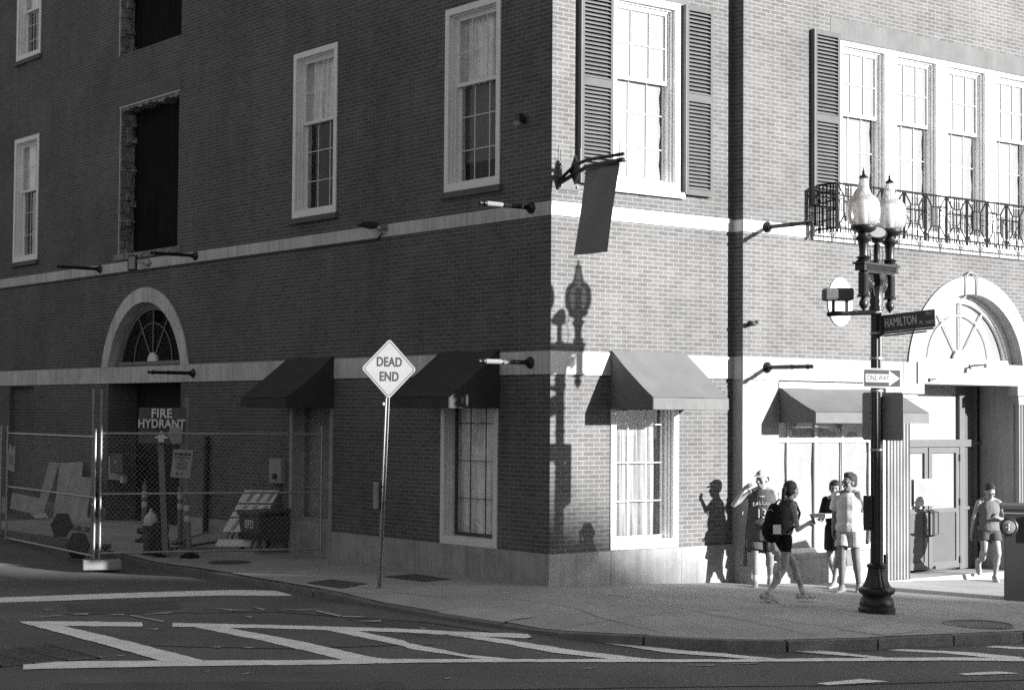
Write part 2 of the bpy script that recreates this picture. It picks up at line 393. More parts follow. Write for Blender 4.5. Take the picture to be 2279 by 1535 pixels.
STRIPS= [([(-6.626,4.76),(-6.381,4.713),(-5.193,4.315),(-4.014,3.811),(-3.21,3.38),(-2.846,2.91),(-2.956,2.318)],[(-6.894,4.076),(-6.648,4.05),(-5.48,3.688),(-4.336,3.188),(-3.566,2.745),(-3.186,2.331),(-3.019,2.188)]),([(-7.317,1.744),(-6.773,1.393),(-6.083,0.777)],[(-7.378,1.232),(-6.979,0.934),(-6.275,0.358)]),([(-5.815,0.47),(-4.838,-0.653),(-3.869,-1.916),(-3.705,-2.205),(-3.441,-2.695),(-2.984,-3.23),(-3.056,-3.381)],[(-5.984,0.132),(-5.015,-0.951),(-4.058,-2.19),(-3.908,-2.491),(-3.654,-2.981),(-3.241,-3.523),(-3.125,-3.498)]),([(-8.785,-1.898),(-8.485,-1.943),(-7.448,-2.588),(-5.311,-4.009),(-4.646,-4.602),(-2.445,-5.968),(-2.437,-5.978),(0.572,-7.784),(0.812,-7.86)],[(-8.966,-2.332),(-8.701,-2.44),(-7.652,-2.988),(-5.473,-4.245),(-4.771,-4.768),(-2.585,-6.109),(-2.591,-6.134),(0.344,-7.95),(0.575,-8.029)]),([(-7.075,1.091),(-7.067,-0.944),(-7.124,-2.865)],[(-7.37,1.616),(-7.421,-0.698),(-7.523,-2.818)]),([(-5.499,-0.209),(-5.434,-2.063),(-5.504,-3.675),(-5.376,-4.04)],[(-5.793,0.175),(-5.755,-1.793),(-5.864,-3.802)]),([(-4.424,-1.449),(-4.463,-2.778),(-4.546,-2.947),(-4.587,-4.235),(-4.323,-4.887)],[(-4.672,-1.018),(-4.735,-3.173),(-4.821,-3.346),(-4.721,-4.123),(-4.646,-4.687)]),([(-3.553,-3.066),(-3.362,-4.679),(-3.048,-5.65)],[(-3.791,-2.59),(-3.707,-4.538),(-3.422,-5.445)]),([(-2.508,-4.386),(-2.312,-5.25),(-2.076,-5.687),(-1.845,-6.388)],[(-2.712,-4.339),(-2.597,-5.319),(-2.289,-5.829),(-2.125,-6.238)]),([(-1.27,-5.654),(-0.929,-6.197),(-0.783,-7.105)],[(-1.429,-5.673),(-1.13,-6.377),(-0.917,-7.044)]),([(-0.012,-6.511),(0.491,-7.043),(0.712,-7.683)],[(-0.252,-6.507),(0.149,-7.091),(0.348,-7.785)]),([(1.455,-6.731),(1.717,-6.956),(1.91,-7.191)],[(1.201,-6.783),(1.477,-7.13),(1.651,-7.373)]),([(-2.277,-7.855),(-2.185,-8.15)],[(-2.885,-7.807),(-2.873,-7.94)]),([(-0.653,-8.344),(-0.586,-8.566)],[(-1.14,-8.201),(-1.182,-8.333)])]
FADED= [[(-7.041,2.033),(-6.622,2.066),(-6.655,1.964)],[(-6.529,2.052),(-6.212,2.088),(-6.31,1.902)],[(-6.203,1.779),(-5.871,1.731),(-5.94,1.589)],[(-5.893,1.474),(-5.271,1.53),(-5.345,1.388)],[(-5.85,1.563),(-5.818,0.661),(-5.894,0.584),(-5.911,1.49)],[(-4.656,1.534),(-4.55,1.232),(-4.369,0.974),(-4.619,1.108)],[(-4.175,1.314),(-4.171,0.938),(-4.269,0.863)],[(-4.071,0.826),(-3.574,0.406),(-3.876,0.505)],[(-3.701,0.383),(-3.75,-0.312),(-3.858,-0.418),(-3.772,0.313)],[(-3.771,-0.344),(-3.56,-0.572),(-3.632,-0.682),(-3.842,-0.456)],[(-3.967,-0.925),(-3.627,-1.046),(-3.745,-1.182)],[(-4.763,0.469),(-4.73,0.318),(-4.822,0.226)],[(-6.349,0.053),(-6.197,0.058),(-6.323,-0.096)],[(-7.555,-3.591),(-7.415,-3.504),(-7.459,-3.566)],[(-7.316,-3.973),(-7.16,-3.87),(-7.217,-3.952)],[(-6.55,-1.881),(-6.405,-1.907),(-6.481,-2.004)],[(-6.221,-2.073),(-6.152,-2.196),(-6.247,-2.242)],[(-8.485,-1.943),(-7.889,-1.85),(-7.906,-1.976),(-8.212,-1.967)],[(-7.762,-1.938),(-7.636,-1.939),(-7.696,-2.02)],[(-3.121,-6.109),(-2.793,-6.267),(-2.865,-6.317)],[(-2.669,-6.283),(-2.274,-6.429),(-2.354,-6.46)],[(-4.153,-5.667),(-4.06,-5.7),(-4.11,-5.745)],[(-5.669,-5.42),(-5.767,-5.391),(-5.796,-5.446)],[(-6.488,2.953),(-6.466,2.596),(-6.519,2.763)],[(-3.656,-1.933),(-3.668,-2.12),(-3.73,-2.106)],[(-3.634,-0.54),(-3.552,-0.565),(-3.623,-0.636)],[(-3.793,-1.004),(-3.581,-1.014),(-3.657,-1.056)]]
PATCH= [(-2.778,-1.106),(-2.338,-1.234),(-2.225,-2.484),(-2.862,-2.472)]
PATCH2= [(0.029,-5.504),(1.116,-5.249),(1.225,-5.87),(0.076,-6.197)]
PLATES= [[(-2.455,2.739),(-1.969,2.823),(-1.892,1.894),(-2.452,1.75)],[(-1.151,2.644),(-0.507,2.665),(-0.567,1.632),(-1.101,1.638)]]
CRACK= [[(-1.464,-1.15),(-1.384,-2.327),(-1.865,-3.748),(-2.128,-4.793)],[(-2.164,0.788),(-2.051,-0.355),(-1.464,-1.15)],[(-0.378,-3.55),(-0.49,-4.769),(-0.71,-5.813)],[(-2.877,0.065),(-2.85,-1.356),(-2.836,-2.575)],[(-0.005,-1.087),(-0.095,-2.571),(-0.338,-3.836),(-0.324,-4.61)]]

for si, (a, b) in enumerate(STRIPS):
    m = MB(); drape(a, b, RD, 3, .12, .005+.0012*(si % 5), .012); o = struct(m.build('road_marking', 'road_paint'))
m = MB()
for q in FADED:
    c = (sum(p[0] for p in q)/len(q), sum(p[1] for p in q)/len(q))
    m.add([(p[0], p[1], RD(*p)+.0125) for p in q], [tuple(range(len(q)))])
struct(m.build('worn_road_marking', 'worn_paint'))
m = MB(); drape(PATCH[:2], [PATCH[3], PATCH[2]], G, 6, .2, .004); struct(m.build('pavement_patch', 'concrete_light'))
m = MB(); drape(PATCH2[:2], [PATCH2[3], PATCH2[2]], G, 6, .2, .004); struct(m.build('pavement_patch', 'concrete_light'))
m = MB()
for P in CRACK:
    D = dense(P, .12); D = [(x+random.uniform(-.008, .008), y+random.uniform(-.008, .008)) for x, y in D]; O = offs(D, .009)
    drape(D, O, G, 1, .1, .0045)
for k in range(1, 8):   # tooled joints between pavement slabs
    x = -1.4+1.5*k; drape([(x, -.5), (x+.02, -6.2)], [(x+.008, -.5), (x+.028, -6.2)], G, 1, .3, .0042)
drape([(-2.6, -3.3), (11, -3.4)], [(-2.6, -3.308), (11, -3.408)], G, 1, .3, .0043)
struct(m.build('pavement_joint', 'asphalt_dark'))
m = MB()
for k in range(26):     # tar seams and patched strips in the carriageway
    x, y = random.uniform(-9, 4), random.uniform(-10, -5)
for P in ([(-9, -4.2), (-6, -6.1), (-3, -7.9), (1, -9.8)], [(-6.5, 2.2), (-4.2, .6), (-3.3, -1.6), (-3.2, -3.6)], [(-7.2, -1.2), (-5.9, -2.5), (-4.4, -3.3)]):
    D = [(x+random.uniform(-.02, .02), y+random.uniform(-.02, .02)) for x, y in dense(P, .2)]; drape(D, offs(D, .045), RD, 1, .2, .0035)
struct(m.build('road_seam', 'asphalt_dark'))
for P_ in ([(1.2, -8.3), (9, -9.6), (9, -13), (-1, -13)], [(-9, -3.4), (-6.2, -5.2), (-7.2, -7.4), (-11, -6.4)], [(-6.0, 3.4), (-4.6, 2.7), (-5.0, 1.8), (-6.3, 2.5)], [(-3.9, -.6), (-3.3, -1.2), (-3.5, -3.2), (-4.1, -2.8)]):
    m = MB(); drape(P_[:2], [P_[3], P_[2]], RD, 8, .25, .0025, .03); struct(m.build('road_patch', 'asphalt_patch'))
for k, q in enumerate(PLATES):
    m = MB(); drape(q[:2], [q[3], q[2]], G, 4, .2, .007); o = m.build('utility_cover', 'cast_iron')
    tag(o, ['dark steel plate in the pavement beside the kerb, left of the dead end post', 'dark steel plate in the pavement near the wall, right of the dead end post'][k], 'utility cover', 'utility plates in the pavement')
t = thing('manhole_cover', 'round dark manhole cover in the pavement near the kerb, right of the street lamp', 'manhole cover', (2.43, -5.73, G(2.43, -5.73)))
MB().lathe([(.40, -.01), (.40, .012), (.36, .014)], (2.43, -5.73, G(2.43, -5.73)), 36).build('lid', 'cast_iron', t)
MB().torus((2.43, -5.73, G(2.43, -5.73)+.006), .43, .02, (0, 0, 1), 40, 6).build('rim', 'kerbstone', t)
t = thing('storm_drain', 'square iron storm drain grating in the road at the left edge', 'drain', (-8.5, -1.3, RD(-8.5, -1.3)))
m = MB(); z = RD(-8.5, -1.3)+.006
m.box((-9.1, -2.0, z-.02), (-7.95, -.72, z)); m.build('pit', 'dark_void', t)
m = MB()
for k in range(15): m.box((-9.1, -2.0+k*.088, z), (-7.95, -2.0+k*.088+.036, z+.012))
for k in range(4): m.box((-9.1+k*.37, -2.0, z), (-9.06+k*.37, -.72, z+.016))
m.build('grating', 'cast_iron', t)

# ---------------------------------------------------------------- the corner building
FA = lambda u, d, z: (-d, u, z)
FB = lambda u, d, z: (u, -d, z)
CY = .225
FC = lambda u, d, z: (u, -CY-d, z)
def fbox(m, F, u0, u1, d0, d1, z0, z1):
    return m.hexa([F(u0, d0, z0), F(u1, d0, z0), F(u1, d1, z0), F(u0, d1, z0), F(u0, d0, z1), F(u1, d0, z1), F(u1, d1, z1), F(u0, d1, z1)])
def wall(m, F, u0, u1, z0, z1, holes, dep=.3):
    U = sorted({u0, u1}|{h[0] for h in holes}|{h[1] for h in holes}); Z = sorted({z0, z1}|{max(h[2], z0) for h in holes}|{min(h[3], z1) for h in holes})
    for a, b in zip(U, U[1:]):
        for c, d in zip(Z, Z[1:]):
            um, zm = (a+b)/2, (c+d)/2
            if any(h[0] < um < h[1] and h[2] < zm < h[3] for h in holes): continue
            m.quad(F(a, 0, c), F(b, 0, c), F(b, 0, d), F(a, 0, d))
    for h in holes:
        a, b, c, d = h[:4]; c = max(c, z0); d = min(d, z1); D = h[4] if len(h) > 4 else dep
        m.quad(F(a, 0, c), F(a, -D, c), F(a, -D, d), F(a, 0, d)); m.quad(F(b, 0, c), F(b, -D, c), F(b, -D, d), F(b, 0, d))
        m.quad(F(a, 0, d), F(b, 0, d), F(b, -D, d), F(a, -D, d)); m.quad(F(a, 0, c), F(b, 0, c), F(b, -D, c), F(a, -D, c))
def spandrel(m, F, uc, zc, R, z0, hw, zt, n=28):
    """wall between an arch of radius R and the rectangle uc+-hw, z0..zt"""
    a0 = math.asin((z0-zc)/R); pts = [(uc+R*cos(a0+(pi-2*a0)*i/n), zc+R*sin(a0+(pi-2*a0)*i/n)) for i in range(n+1)]
    for (a, b), (c, d) in zip(pts, pts[1:]): m.quad(F(a, 0, b), F(a, 0, zt), F(c, 0, zt), F(c, 0, d))
    m.quad(F(pts[0][0], 0, z0), F(uc+hw, 0, z0), F(uc+hw, 0, zt), F(pts[0][0], 0, zt))
    m.quad(F(pts[-1][0], 0, z0), F(uc-hw, 0, z0), F(uc-hw, 0, zt), F(pts[-1][0], 0, zt))
def ring(m, F, uc, zc, r0, r1, d0, d1, z0, n=36):
    a0, b0 = math.asin((z0-zc)/r0), math.asin((z0-zc)/r1)
    for i in range(n):
        p = []
        for d in (d0, d1):
            for (r, s) in ((r0, a0), (r1, b0)):
                for k in (i, i+1):
                    t = s+(pi-2*s)*k/n; p.append(F(uc+r*cos(t), d, zc+r*sin(t)))
        m.hexa([p[0], p[1], p[3], p[2], p[4], p[5], p[7], p[6]])
B = thing('corner_building', 'brick corner building with pale stone bands, arched doorways and white sash windows', 'building', (0, 0, 0))
H = 14.5
WA = [(18.65, 20.07, 5.96, 8.87), (18.67, 20.07, 10.72, 13.6), (5.88, 7.34, 5.95, 8.92), (1.24, 2.68, 5.98, 8.9)]
OA = [(11.77, 14.4, 5.78, 8.9, .31), (11.72, 14.5, 10.02, 13.2, .31)]
ARA = (13.16, 3.04, 1.69, 1.99); ARC = (9.53, 3.21, 1.47, 1.79)
LA = [(5.90, 7.33, .452, 3.07), (1.24, 2.71, .452, 3.07)]
DA = (11.53, 14.81, -1, 3.08, .66)
m = MB()
wall(m, FA, 0, 34, -.8, H, WA+OA+LA+[DA, (ARA[0]-2.1, ARA[0]+2.1, 3.41, 5.2, .0), (18.74, 20.14, -1, 3.04, .12)])
spandrel(m, FA, ARA[0], ARA[1], 1.85, 3.41, 2.1, 5.2)
m.quad((.12, 18.74, -1), (.12, 20.14, -1), (.12, 20.14, 3.04), (.12, 18.74, 3.04))
m.build('side_wall', 'brick_side', B)
m = MB(); wall(m, FB, 0, 3.75, -.8, H, [(1.15, 2.57, 5.95, 8.9), (1.17, 2.56, .46, 3.07)]); m.build('front_wall', 'brick_front', B)
m = MB(); wall(m, FC, 3.75, 22, 3.06, H, [(6.0, 13.1, 5.6, 8.78), (ARC[0]-1.95, ARC[0]+1.95, 3.41, 5.2, 0)])
spandrel(m, FC, ARC[0], ARC[1], 1.65, 3.41, 1.95, 5.2); m.build('front_wall', 'brick_front', B)
m = MB(); m.quad((3.75, 0, 3.06), (3.75, -CY, 3.06), (3.75, -CY, H), (3.75, 0, H)); m.build('return_wall', 'brick_side', B)
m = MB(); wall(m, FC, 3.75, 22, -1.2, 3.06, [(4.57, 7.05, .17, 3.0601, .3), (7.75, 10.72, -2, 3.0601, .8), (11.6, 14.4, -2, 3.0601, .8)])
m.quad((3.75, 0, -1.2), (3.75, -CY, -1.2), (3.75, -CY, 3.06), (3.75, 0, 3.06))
m.build('stone_storefront', 'sunlit_limestone', B)
m = MB(); m.box((.4, 0, H), (22, 34, H+.3)); m.quad((22, 0, -1), (22, 34, -1), (22, 34, H), (22, 0, H)); m.quad((0, 34, -1), (22, 34, -1), (22, 34, H), (0, 34, H))
m.box((.5, .5, 4.5), (21.9, 33.9, 4.8)); m.build('roof', 'dark_void', B)
# stone bands and plinth
m = MB()
def bandpieces(F, u0, u1, z0, z1, d, st, m):
    u = u0
    while u < u1-.05:
        v = min(u+st, u1); fbox(m, F, u+.005, v-.005, -.05, d+random.uniform(0, .003), z0, z1); u = v
m = MB(); bandpieces(FA, .018, 34, 5.41, 5.615, .018, 1.55, m); bandpieces(FB, -.018, 3.75, 5.41, 5.615, .018, 1.55, m); bandpieces(FC, 3.73, 5.3, 5.41, 5.60, .018, .8, m); m.box((3.73, -CY, 5.41), (3.80, -.02, 5.60)); m.build('upper_stone_band', 'limestone', B)
m = MB(); bandpieces(FA, .02, 34, 3.075, 3.415, .02, 1.9, m); bandpieces(FB, -.02, 3.75, 3.075, 3.415, .02, 1.3, m); m.build('lower_stone_band', 'limestone', B)
m = MB(); bandpieces(FC, 3.725, 7.98, 3.062, 3.425, .02, 1.3, m); m.box((3.725, -CY, 3.062), (3.80, -.03, 3.425)); m.build('lower_stone_band', 'sunlit_limestone', B)
cuts = [.04, 1.25, 2.9, 4.2, 5.87, 7.4, 8.9, 10.3, 11.5]
for F, runs in ((FA, list(zip(cuts, cuts[1:]))+[(14.84, 16.5), (16.5, 18.7), (20.2, 22), (22, 24)]), (FB, [(-.035, 1.16), (1.16, 2.62), (2.62, 3.75)])):
    for a, b in runs: m = MB(); fbox(m, F, a+.004, b-.004, -.1, .035, -.8, .45); m.build('plinth_block', 'granite', B)
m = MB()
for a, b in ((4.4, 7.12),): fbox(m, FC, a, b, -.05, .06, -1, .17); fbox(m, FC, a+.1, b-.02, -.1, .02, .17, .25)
fbox(m, FC, 3.73, 4.4, -.05, .03, -1, .12); m.build('stone_sill_course', 'sunlit_limestone', B)
for F, a, b, c, d in ((FA, 11.72, 14.55, 8.92, 9.24), (FB, 1.0, 2.75, 8.92, 9.28), (FC, 5.8, 13.3, 8.8, 9.13)): m = MB(); fbox(m, F, a, b, -.05, .004, c, d); m.build('plain_lintel', 'plain_header', B)
def wavy(m, F, u0, u1, z0, z1, d, amp, n=14, gather=0):
    P = []
    for j in (0, 1):
        z = (z0, z1)[j]
        for i in range(n+1):
            t = i/n; u = u0+(u1-u0)*t; P.append(F(u, d+amp*sin(t*21+j*gather)+amp*.6*sin(t*37+1), z))
    m.add(P, [(i, i+1, n+2+i, n+1+i) for i in range(n)])
def window(F, u0, u1, z0, z1, zm, cu=3, ru=2, rl=3, proud=.02, up='curtain', low=None, sill='plain_header', cas=.1, frame='white_paint', gl='glass', dl=-.22, smat=None):
    f = MB()
    for a, b, c, d in ((u0, u0+cas, z0, z1), (u1-cas, u1, z0, z1), (u0+cas, u1-cas, z1-cas, z1), (u0+cas, u1-cas, z0, z0+.13)):
        fbox(f, F, a, b, proud, -.30, c, d)
    for k, (w_, d_) in enumerate(((.022, -.05), (.044, -.10))):   # stepped mouldings in the reveal
        fbox(f, F, u0+cas, u0+cas+w_, d_, -.30, z0+.13, z1-cas); fbox(f, F, u1-cas-w_, u1-cas, d_, -.30, z0+.13, z1-cas)
        fbox(f, F, u0+cas+w_, u1-cas-w_, d_, -.30, z1-cas-w_, z1-cas)
    w_ = f.build('window', frame, B)
    a, b = u0+cas+.044, u1-cas-.044; zb, zt = z0+.13, z1-cas-.044
    def sash(za, zc, d, cols, rows, name):
        s = MB(); r = .045
        fbox(s, F, a, a+r, d, d-.035, za, zc); fbox(s, F, b-r, b, d, d-.035, za, zc); fbox(s, F, a+r, b-r, d, d-.035, za, za+r*1.2); fbox(s, F, a+r, b-r, d, d-.035, zc-r, zc)
        for k in range(1, cols): u = a+(b-a)*k/cols; fbox(s, F, u-.006, u+.006, d-.010, d-.024, za+r, zc-r)
        for k in range(1, rows): z = za+(zc-za)*k/rows; fbox(s, F, a+r, b-r, d-.010, d-.024, z-.006, z+.006)
        s.build('sash', smat or frame, w_)
        p = MB(); p.quad(F(a+.02, d-.018, za+.02), F(b-.02, d-.018, za+.02), F(b-.02, d-.018, zc-.02), F(a+.02, d-.018, zc-.02)); p.build('pane', gl, w_)
    if zm: sash(zm-.02, zt, -.12, cu, ru, 'u'); sash(zb, zm+.03, dl+.04, cu, rl, 'l')
    else: sash(zb, zt, -.16, cu, rl, 'l')
    mid = zm or zb
    def sheet_(z0_, z1_, d, mt, nm, u1_=b, amp=.002, n=6):
        c = MB(); k = 16; P = []
        for j in range(k+1):
            z = z0_+(z1_-z0_)*j/k; e = .012*sin(j*1.7)+.01*sin(j*.8+u0) if u1_ < b-.01 else 0
            for i in range(n+1): u = a+(u1_+e-a)*i/n; P.append(F(u, d+amp*sin(u*40+.5*sin(z*3))+amp*.6*sin(u*71+z), z))
        c.add(P, [(j*(n+1)+i, j*(n+1)+i+1, (j+1)*(n+1)+i+1, (j+1)*(n+1)+i) for j in range(k) for i in range(n)]); c.build(nm, mt, w_)
    if up == 'blind' and zm: sheet_(mid, zt, -.152, 'blind', 'blind'); sheet_(zb, mid, dl+.012, 'blind', 'blind', b-.085)
    elif up:
        sheet_(mid if low != up else zb, zt, -.278, up, 'curtain' if up == 'curtain_light' else 'blind', b, .014 if up in ('curtain_light', 'paper_sheet') else .003, 40 if up in ('curtain_light', 'paper_sheet') else 6)
        if low and low != up: sheet_(zb+(.35 if low == 'plain_header' else 0), mid, -.29, low, 'blind', b, .006, 16)
    if sill: s = MB(); fbox(s, F, u0-.07, u1+.07, .07, -.05, z0-.1, z0-.004); s.build('sill', sill, w_)
    return w_
Y = dict(zm=7.65)
window(FA, *WA[0], 7.63, up='curtain_light', low='dark_void'); window(FA, *WA[1], 11.9, up='curtain_light', low='black_panel')
window(FA, *WA[2], 7.65, up='curtain_light', low='black_panel'); window(FA, *WA[3], 7.68, up='curtain_light', low='plain_header')
window(FB, 1.15, 2.57, 5.95, 8.9, 7.64, up='blind', low='blind', sill='limestone')
window(FB, 1.17, 2.56, .46, 3.07, None, cu=3, rl=4, up='paper_sheet', low='paper_sheet', sill=None)
window(FA, *LA[0], None, cu=2, rl=4, up='old_cream', low='old_cream', sill=None, frame='old_cream')
window(FA, *LA[1], None, cu=3, rl=4, up='curtain_light', low='curtain_light', sill=None, frame='off_white', smat='plain_dark_paint')
for k in range(5):
    u = 6.01+1.38*k*1.0
    window(FC, u, u+1.22, 5.6, 8.77, 7.57, up='blind', low='blind', sill=None, cas=.07)
    m = MB(); fbox(m, FC, u+1.22, u+1.38, .03, -.3, 5.6, 8.77); m.build('window_mullion', 'white_paint', B)
# shutters
def shutter(F, u0, u1, z0, z1, zmid, m1='shutter_paint'):
    m = MB(); d0, d1 = .03, .085; r = .055
    fbox(m, F, u0, u0+r, d0, d1, z0, z1); fbox(m, F, u1-r, u1, d0, d1, z0, z1)
    for a, b in ((z0, z0+.09), (zmid-.06, zmid+.06), (z1-.08, z1)): fbox(m, F, u0+r, u1-r, d0, d1, a, b)
    s = m.build('shutter', m1, B)
    m = MB()
    for a, b in ((z0+.09, zmid-.06), (zmid+.06, z1-.08)):
        n = int((b-a)/.060)
        for k in range(n):
            z = a+(b-a)*(k+.5)/n
            m.hexa([F(u0+r, .045, z+.004), F(u1-r, .045, z+.004), F(u1-r, .082, z-.022), F(u0+r, .082, z-.022), F(u0+r, .045, z+.014), F(u1-r, .045, z+.014), F(u1-r, .082, z-.012), F(u0+r, .082, z-.012)])
    m.build('louvre', 'slat_paint', s)
    m = MB(); fbox(m, F, u0+.03, u1-.03, .028, .036, z0+.03, z1-.03); m.build('shade_backing', 'dark_void', s)  # near-black sheet stands in for the shade between the slats
    m = MB(); fbox(m, F, u0-.012, u0, .0, .09, z0, z1); m.build('edge', 'shutter_edge', s)
shutter(FB, .50, 1.13, 5.92, 8.95, 7.45); shutter(FB, 2.64, 3.22, 5.92, 8.9, 7.45); shutter(FC, 5.33, 5.95, 5.95, 8.86, 7.4)
# openings with broken masonry on the side wall
for (a, b, c, d, D) in OA:
    o = MB(); o.quad(FA(a, -D, c), FA(b, -D, c), FA(b, -D, d), FA(a, -D, d)); p_ = o.build('boarded_opening', 'black_panel', B)
    m = MB(); z = c; k = 0
    while z < d-.07:
        hgt = .0677*random.choice([1, 1, 1, 2, 3]); hgt = min(hgt, d-.005-z)
        for x0_, x1_ in ((-.002, .10), (.10, .21), (.21, D)):
            e = random.choice([0, 0, .02, .05, .10]) if x0_ > 0 else random.choice([0, .01, .03]); m.box((x0_, b-.035-e-.015*random.random(), z+.004), (x1_-.004, b+.02, z+hgt-.004))
        z += hgt
    m.build('broken_jamb', 'rubble', p_)
    m = MB()
    for i in range(22): u = a+(b-a)*i/22; m.box((.0+random.uniform(0, .02), u, d-.05-random.uniform(0, .06)), (D, u+(b-a)/22, d))
    m.build('broken_head', 'rubble', p_)
    m = MB(); fbox(m, FA, a-.05, b+.08, .01, -.1, d-.012, d+.012); m.box((-.01, b, c-.02), (.02, b+.03, d)); m.build('steel_angle', 'galvanised', p_)
m = MB(); fbox(m, FA, 11.6, 14.6, .03, -.31, 5.66, 5.78); m.build('rough_sill', 'rubble', B)
# arched doorway in the side wall
m = MB(); ring(m, FA, *ARA, -.3, .03, 3.4155); m.build('arch_stone', 'limestone', B)
def fanlight(F, uc, zc, R, z0, mf, mg, gl, depth, parentname):
    m = MB(); ring(m, F, uc, zc, R-.10, R-.004, -depth+.05, -depth-.05, z0); ring(m, F, uc, zc, R-.15, R-.10, -depth+.02, -depth-.05, z0)
    hw = sqrt(R*R-(z0-zc)**2)-.02; fbox(m, F, uc-hw, uc+hw, -depth+.06, -depth-.05, z0, z0+.08); w_ = m.build('fanlight', mf, B)
    m = MB(); c0 = z0+.06
    for ang in (pi*.30, pi/2, pi*.70):
        L = 3; best = 0
        r = .1
        while (r*cos(ang))**2+(c0+r*sin(ang)-zc)**2 < (R-.14)**2: r += .02
        m.bar(F(uc+.2*cos(ang), -depth, c0+.2*sin(ang)), F(uc+r*cos(ang), -depth, c0+r*sin(ang)), .022)
    pts = [F(uc+.85*cos(pi*i/24), -depth, c0+.85*.95*sin(pi*i/24)) for i in range(25)]; m.tube(pts, .012, 6)
    m.build('glazing_bar', mf, w_)
    m = MB(); pts = [F(uc+.2*cos(pi*i/12), -depth+.03, c0+.2*sin(pi*i/12)) for i in range(13)]; o_ = Vector(F(0, -.05, 0))-Vector(F(0, 0, 0)); m.extr(pts, o_); m.build('rosette', mg, w_)
    m = MB(); n = 30; a0 = math.asin((z0-zc)/(R-.08)); pts = [F(uc+(R-.08)*cos(a0+(pi-2*a0)*i/n), -depth-.02, zc+(R-.08)*sin(a0+(pi-2*a0)*i/n)) for i in range(n+1)]
    m.add(pts, [tuple(range(n+1))]); m.build('pane', gl, w_)
    return w_, pts
w1_, _ = fanlight(FA, ARA[0], ARA[1], ARA[2], 3.44, 'timber', 'off_white', 'glass_dark', .2, '')
w2_, pts = fanlight(FC, ARC[0], ARC[1], ARC[2], 3.44, 'white_paint', 'white_paint', 'glass', .26, '')
m = MB(); m.add([(p[0], p[1]+.03, p[2]) for p in pts], [tuple(range(len(pts)))]); m.build('white_backing', 'blind', w2_)
m = MB(); ring(m, FC, *ARC, -.3, .03, 3.4255); m.build('arch_stone', 'sunlit_limestone', B)
m = MB(); fbox(m, FC, 7.98, 11.4, -.28, .05, 3.062, 3.44); m.build('door_lintel', 'sunlit_limestone', B)
m = MB(); m.quad((.66, 11.5, -1), (.66, 14.9, -1), (.66, 14.9, 3.08), (.66, 11.5, 3.08)); m.box((.6, 12.0, 0), (.655, 13.1, 2.5)); m.build('side_door', 'dark_void', B)
# fluted pilasters
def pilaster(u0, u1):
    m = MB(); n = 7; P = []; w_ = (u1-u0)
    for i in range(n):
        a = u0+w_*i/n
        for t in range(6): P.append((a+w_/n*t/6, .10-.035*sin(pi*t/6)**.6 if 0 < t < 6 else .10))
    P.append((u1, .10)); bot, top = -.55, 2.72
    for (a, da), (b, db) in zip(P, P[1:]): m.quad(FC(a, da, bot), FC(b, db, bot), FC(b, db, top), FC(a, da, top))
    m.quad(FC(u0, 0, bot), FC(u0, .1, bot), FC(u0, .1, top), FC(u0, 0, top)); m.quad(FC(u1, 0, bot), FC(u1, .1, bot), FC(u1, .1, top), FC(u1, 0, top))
    p_ = m.build('pilaster', 'sunlit_limestone', B)
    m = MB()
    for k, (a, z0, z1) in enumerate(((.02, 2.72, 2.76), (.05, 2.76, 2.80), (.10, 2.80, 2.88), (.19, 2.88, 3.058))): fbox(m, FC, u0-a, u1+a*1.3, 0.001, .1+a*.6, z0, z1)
    m.build('capital', 'sunlit_limestone', p_)
    m = MB(); fbox(m, FC, u0-.03, u1+.03, .001, .12, -.6, -.28 if u0 < 8 else -.38); m.build('base', 'sunlit_limestone', p_)
pilaster(7.13, 7.70); pilaster(10.76, 11.3)
m = MB(); fbox(m, FC, 7.055, 7.11, -.02, .06, -.5, 2.7); m.build('frame_strip', 'white_paint', B)
# storefront glazing
m = MB()
for a, b in ((4.57, 4.62), (4.93, 4.95), (5.58, 5.64), (6.25, 6.27), (6.93, 7.05)): fbox(m, FC, a, b, -.14, -.175, .25, 3.06)
for a, b in ((.25, .33), (2.06, 2.13), (2.98, 3.06)): fbox(m, FC, 4.62, 6.93, -.135, -.172, a, b)
s_ = m.build('storefront_window', 'off_white', B)
m = MB(); m.quad(FC(4.6, -.16, .3), FC(6.95, -.16, .3), FC(6.95, -.16, 3.0), FC(4.6, -.16, 3.0)); m.build('pane', 'glass', s_)
m = MB()
for a, b in ((4.58, 5.62), (5.60, 6.99)):
    for j in range(20):
        for i in range(12):
            def q(i, j): u = a+(b-a)*i/12; z = .25+2.8*j/20; return FC(u, -.192+.005*sin(u*7+z*2.3)+.005*sin(u*17-z*5)+.003*sin(z*11+u), z)
            m.quad(q(i, j), q(i+1, j), q(i+1, j+1), q(i, j+1))
m.build('paper_covering', 'paper_sheet', s_, smooth=80)
m = MB(); fbox(m, FC, 4.57, 7.05, -.02, .02, 2.93, 3.035); m.build('fascia', 'off_white', B)
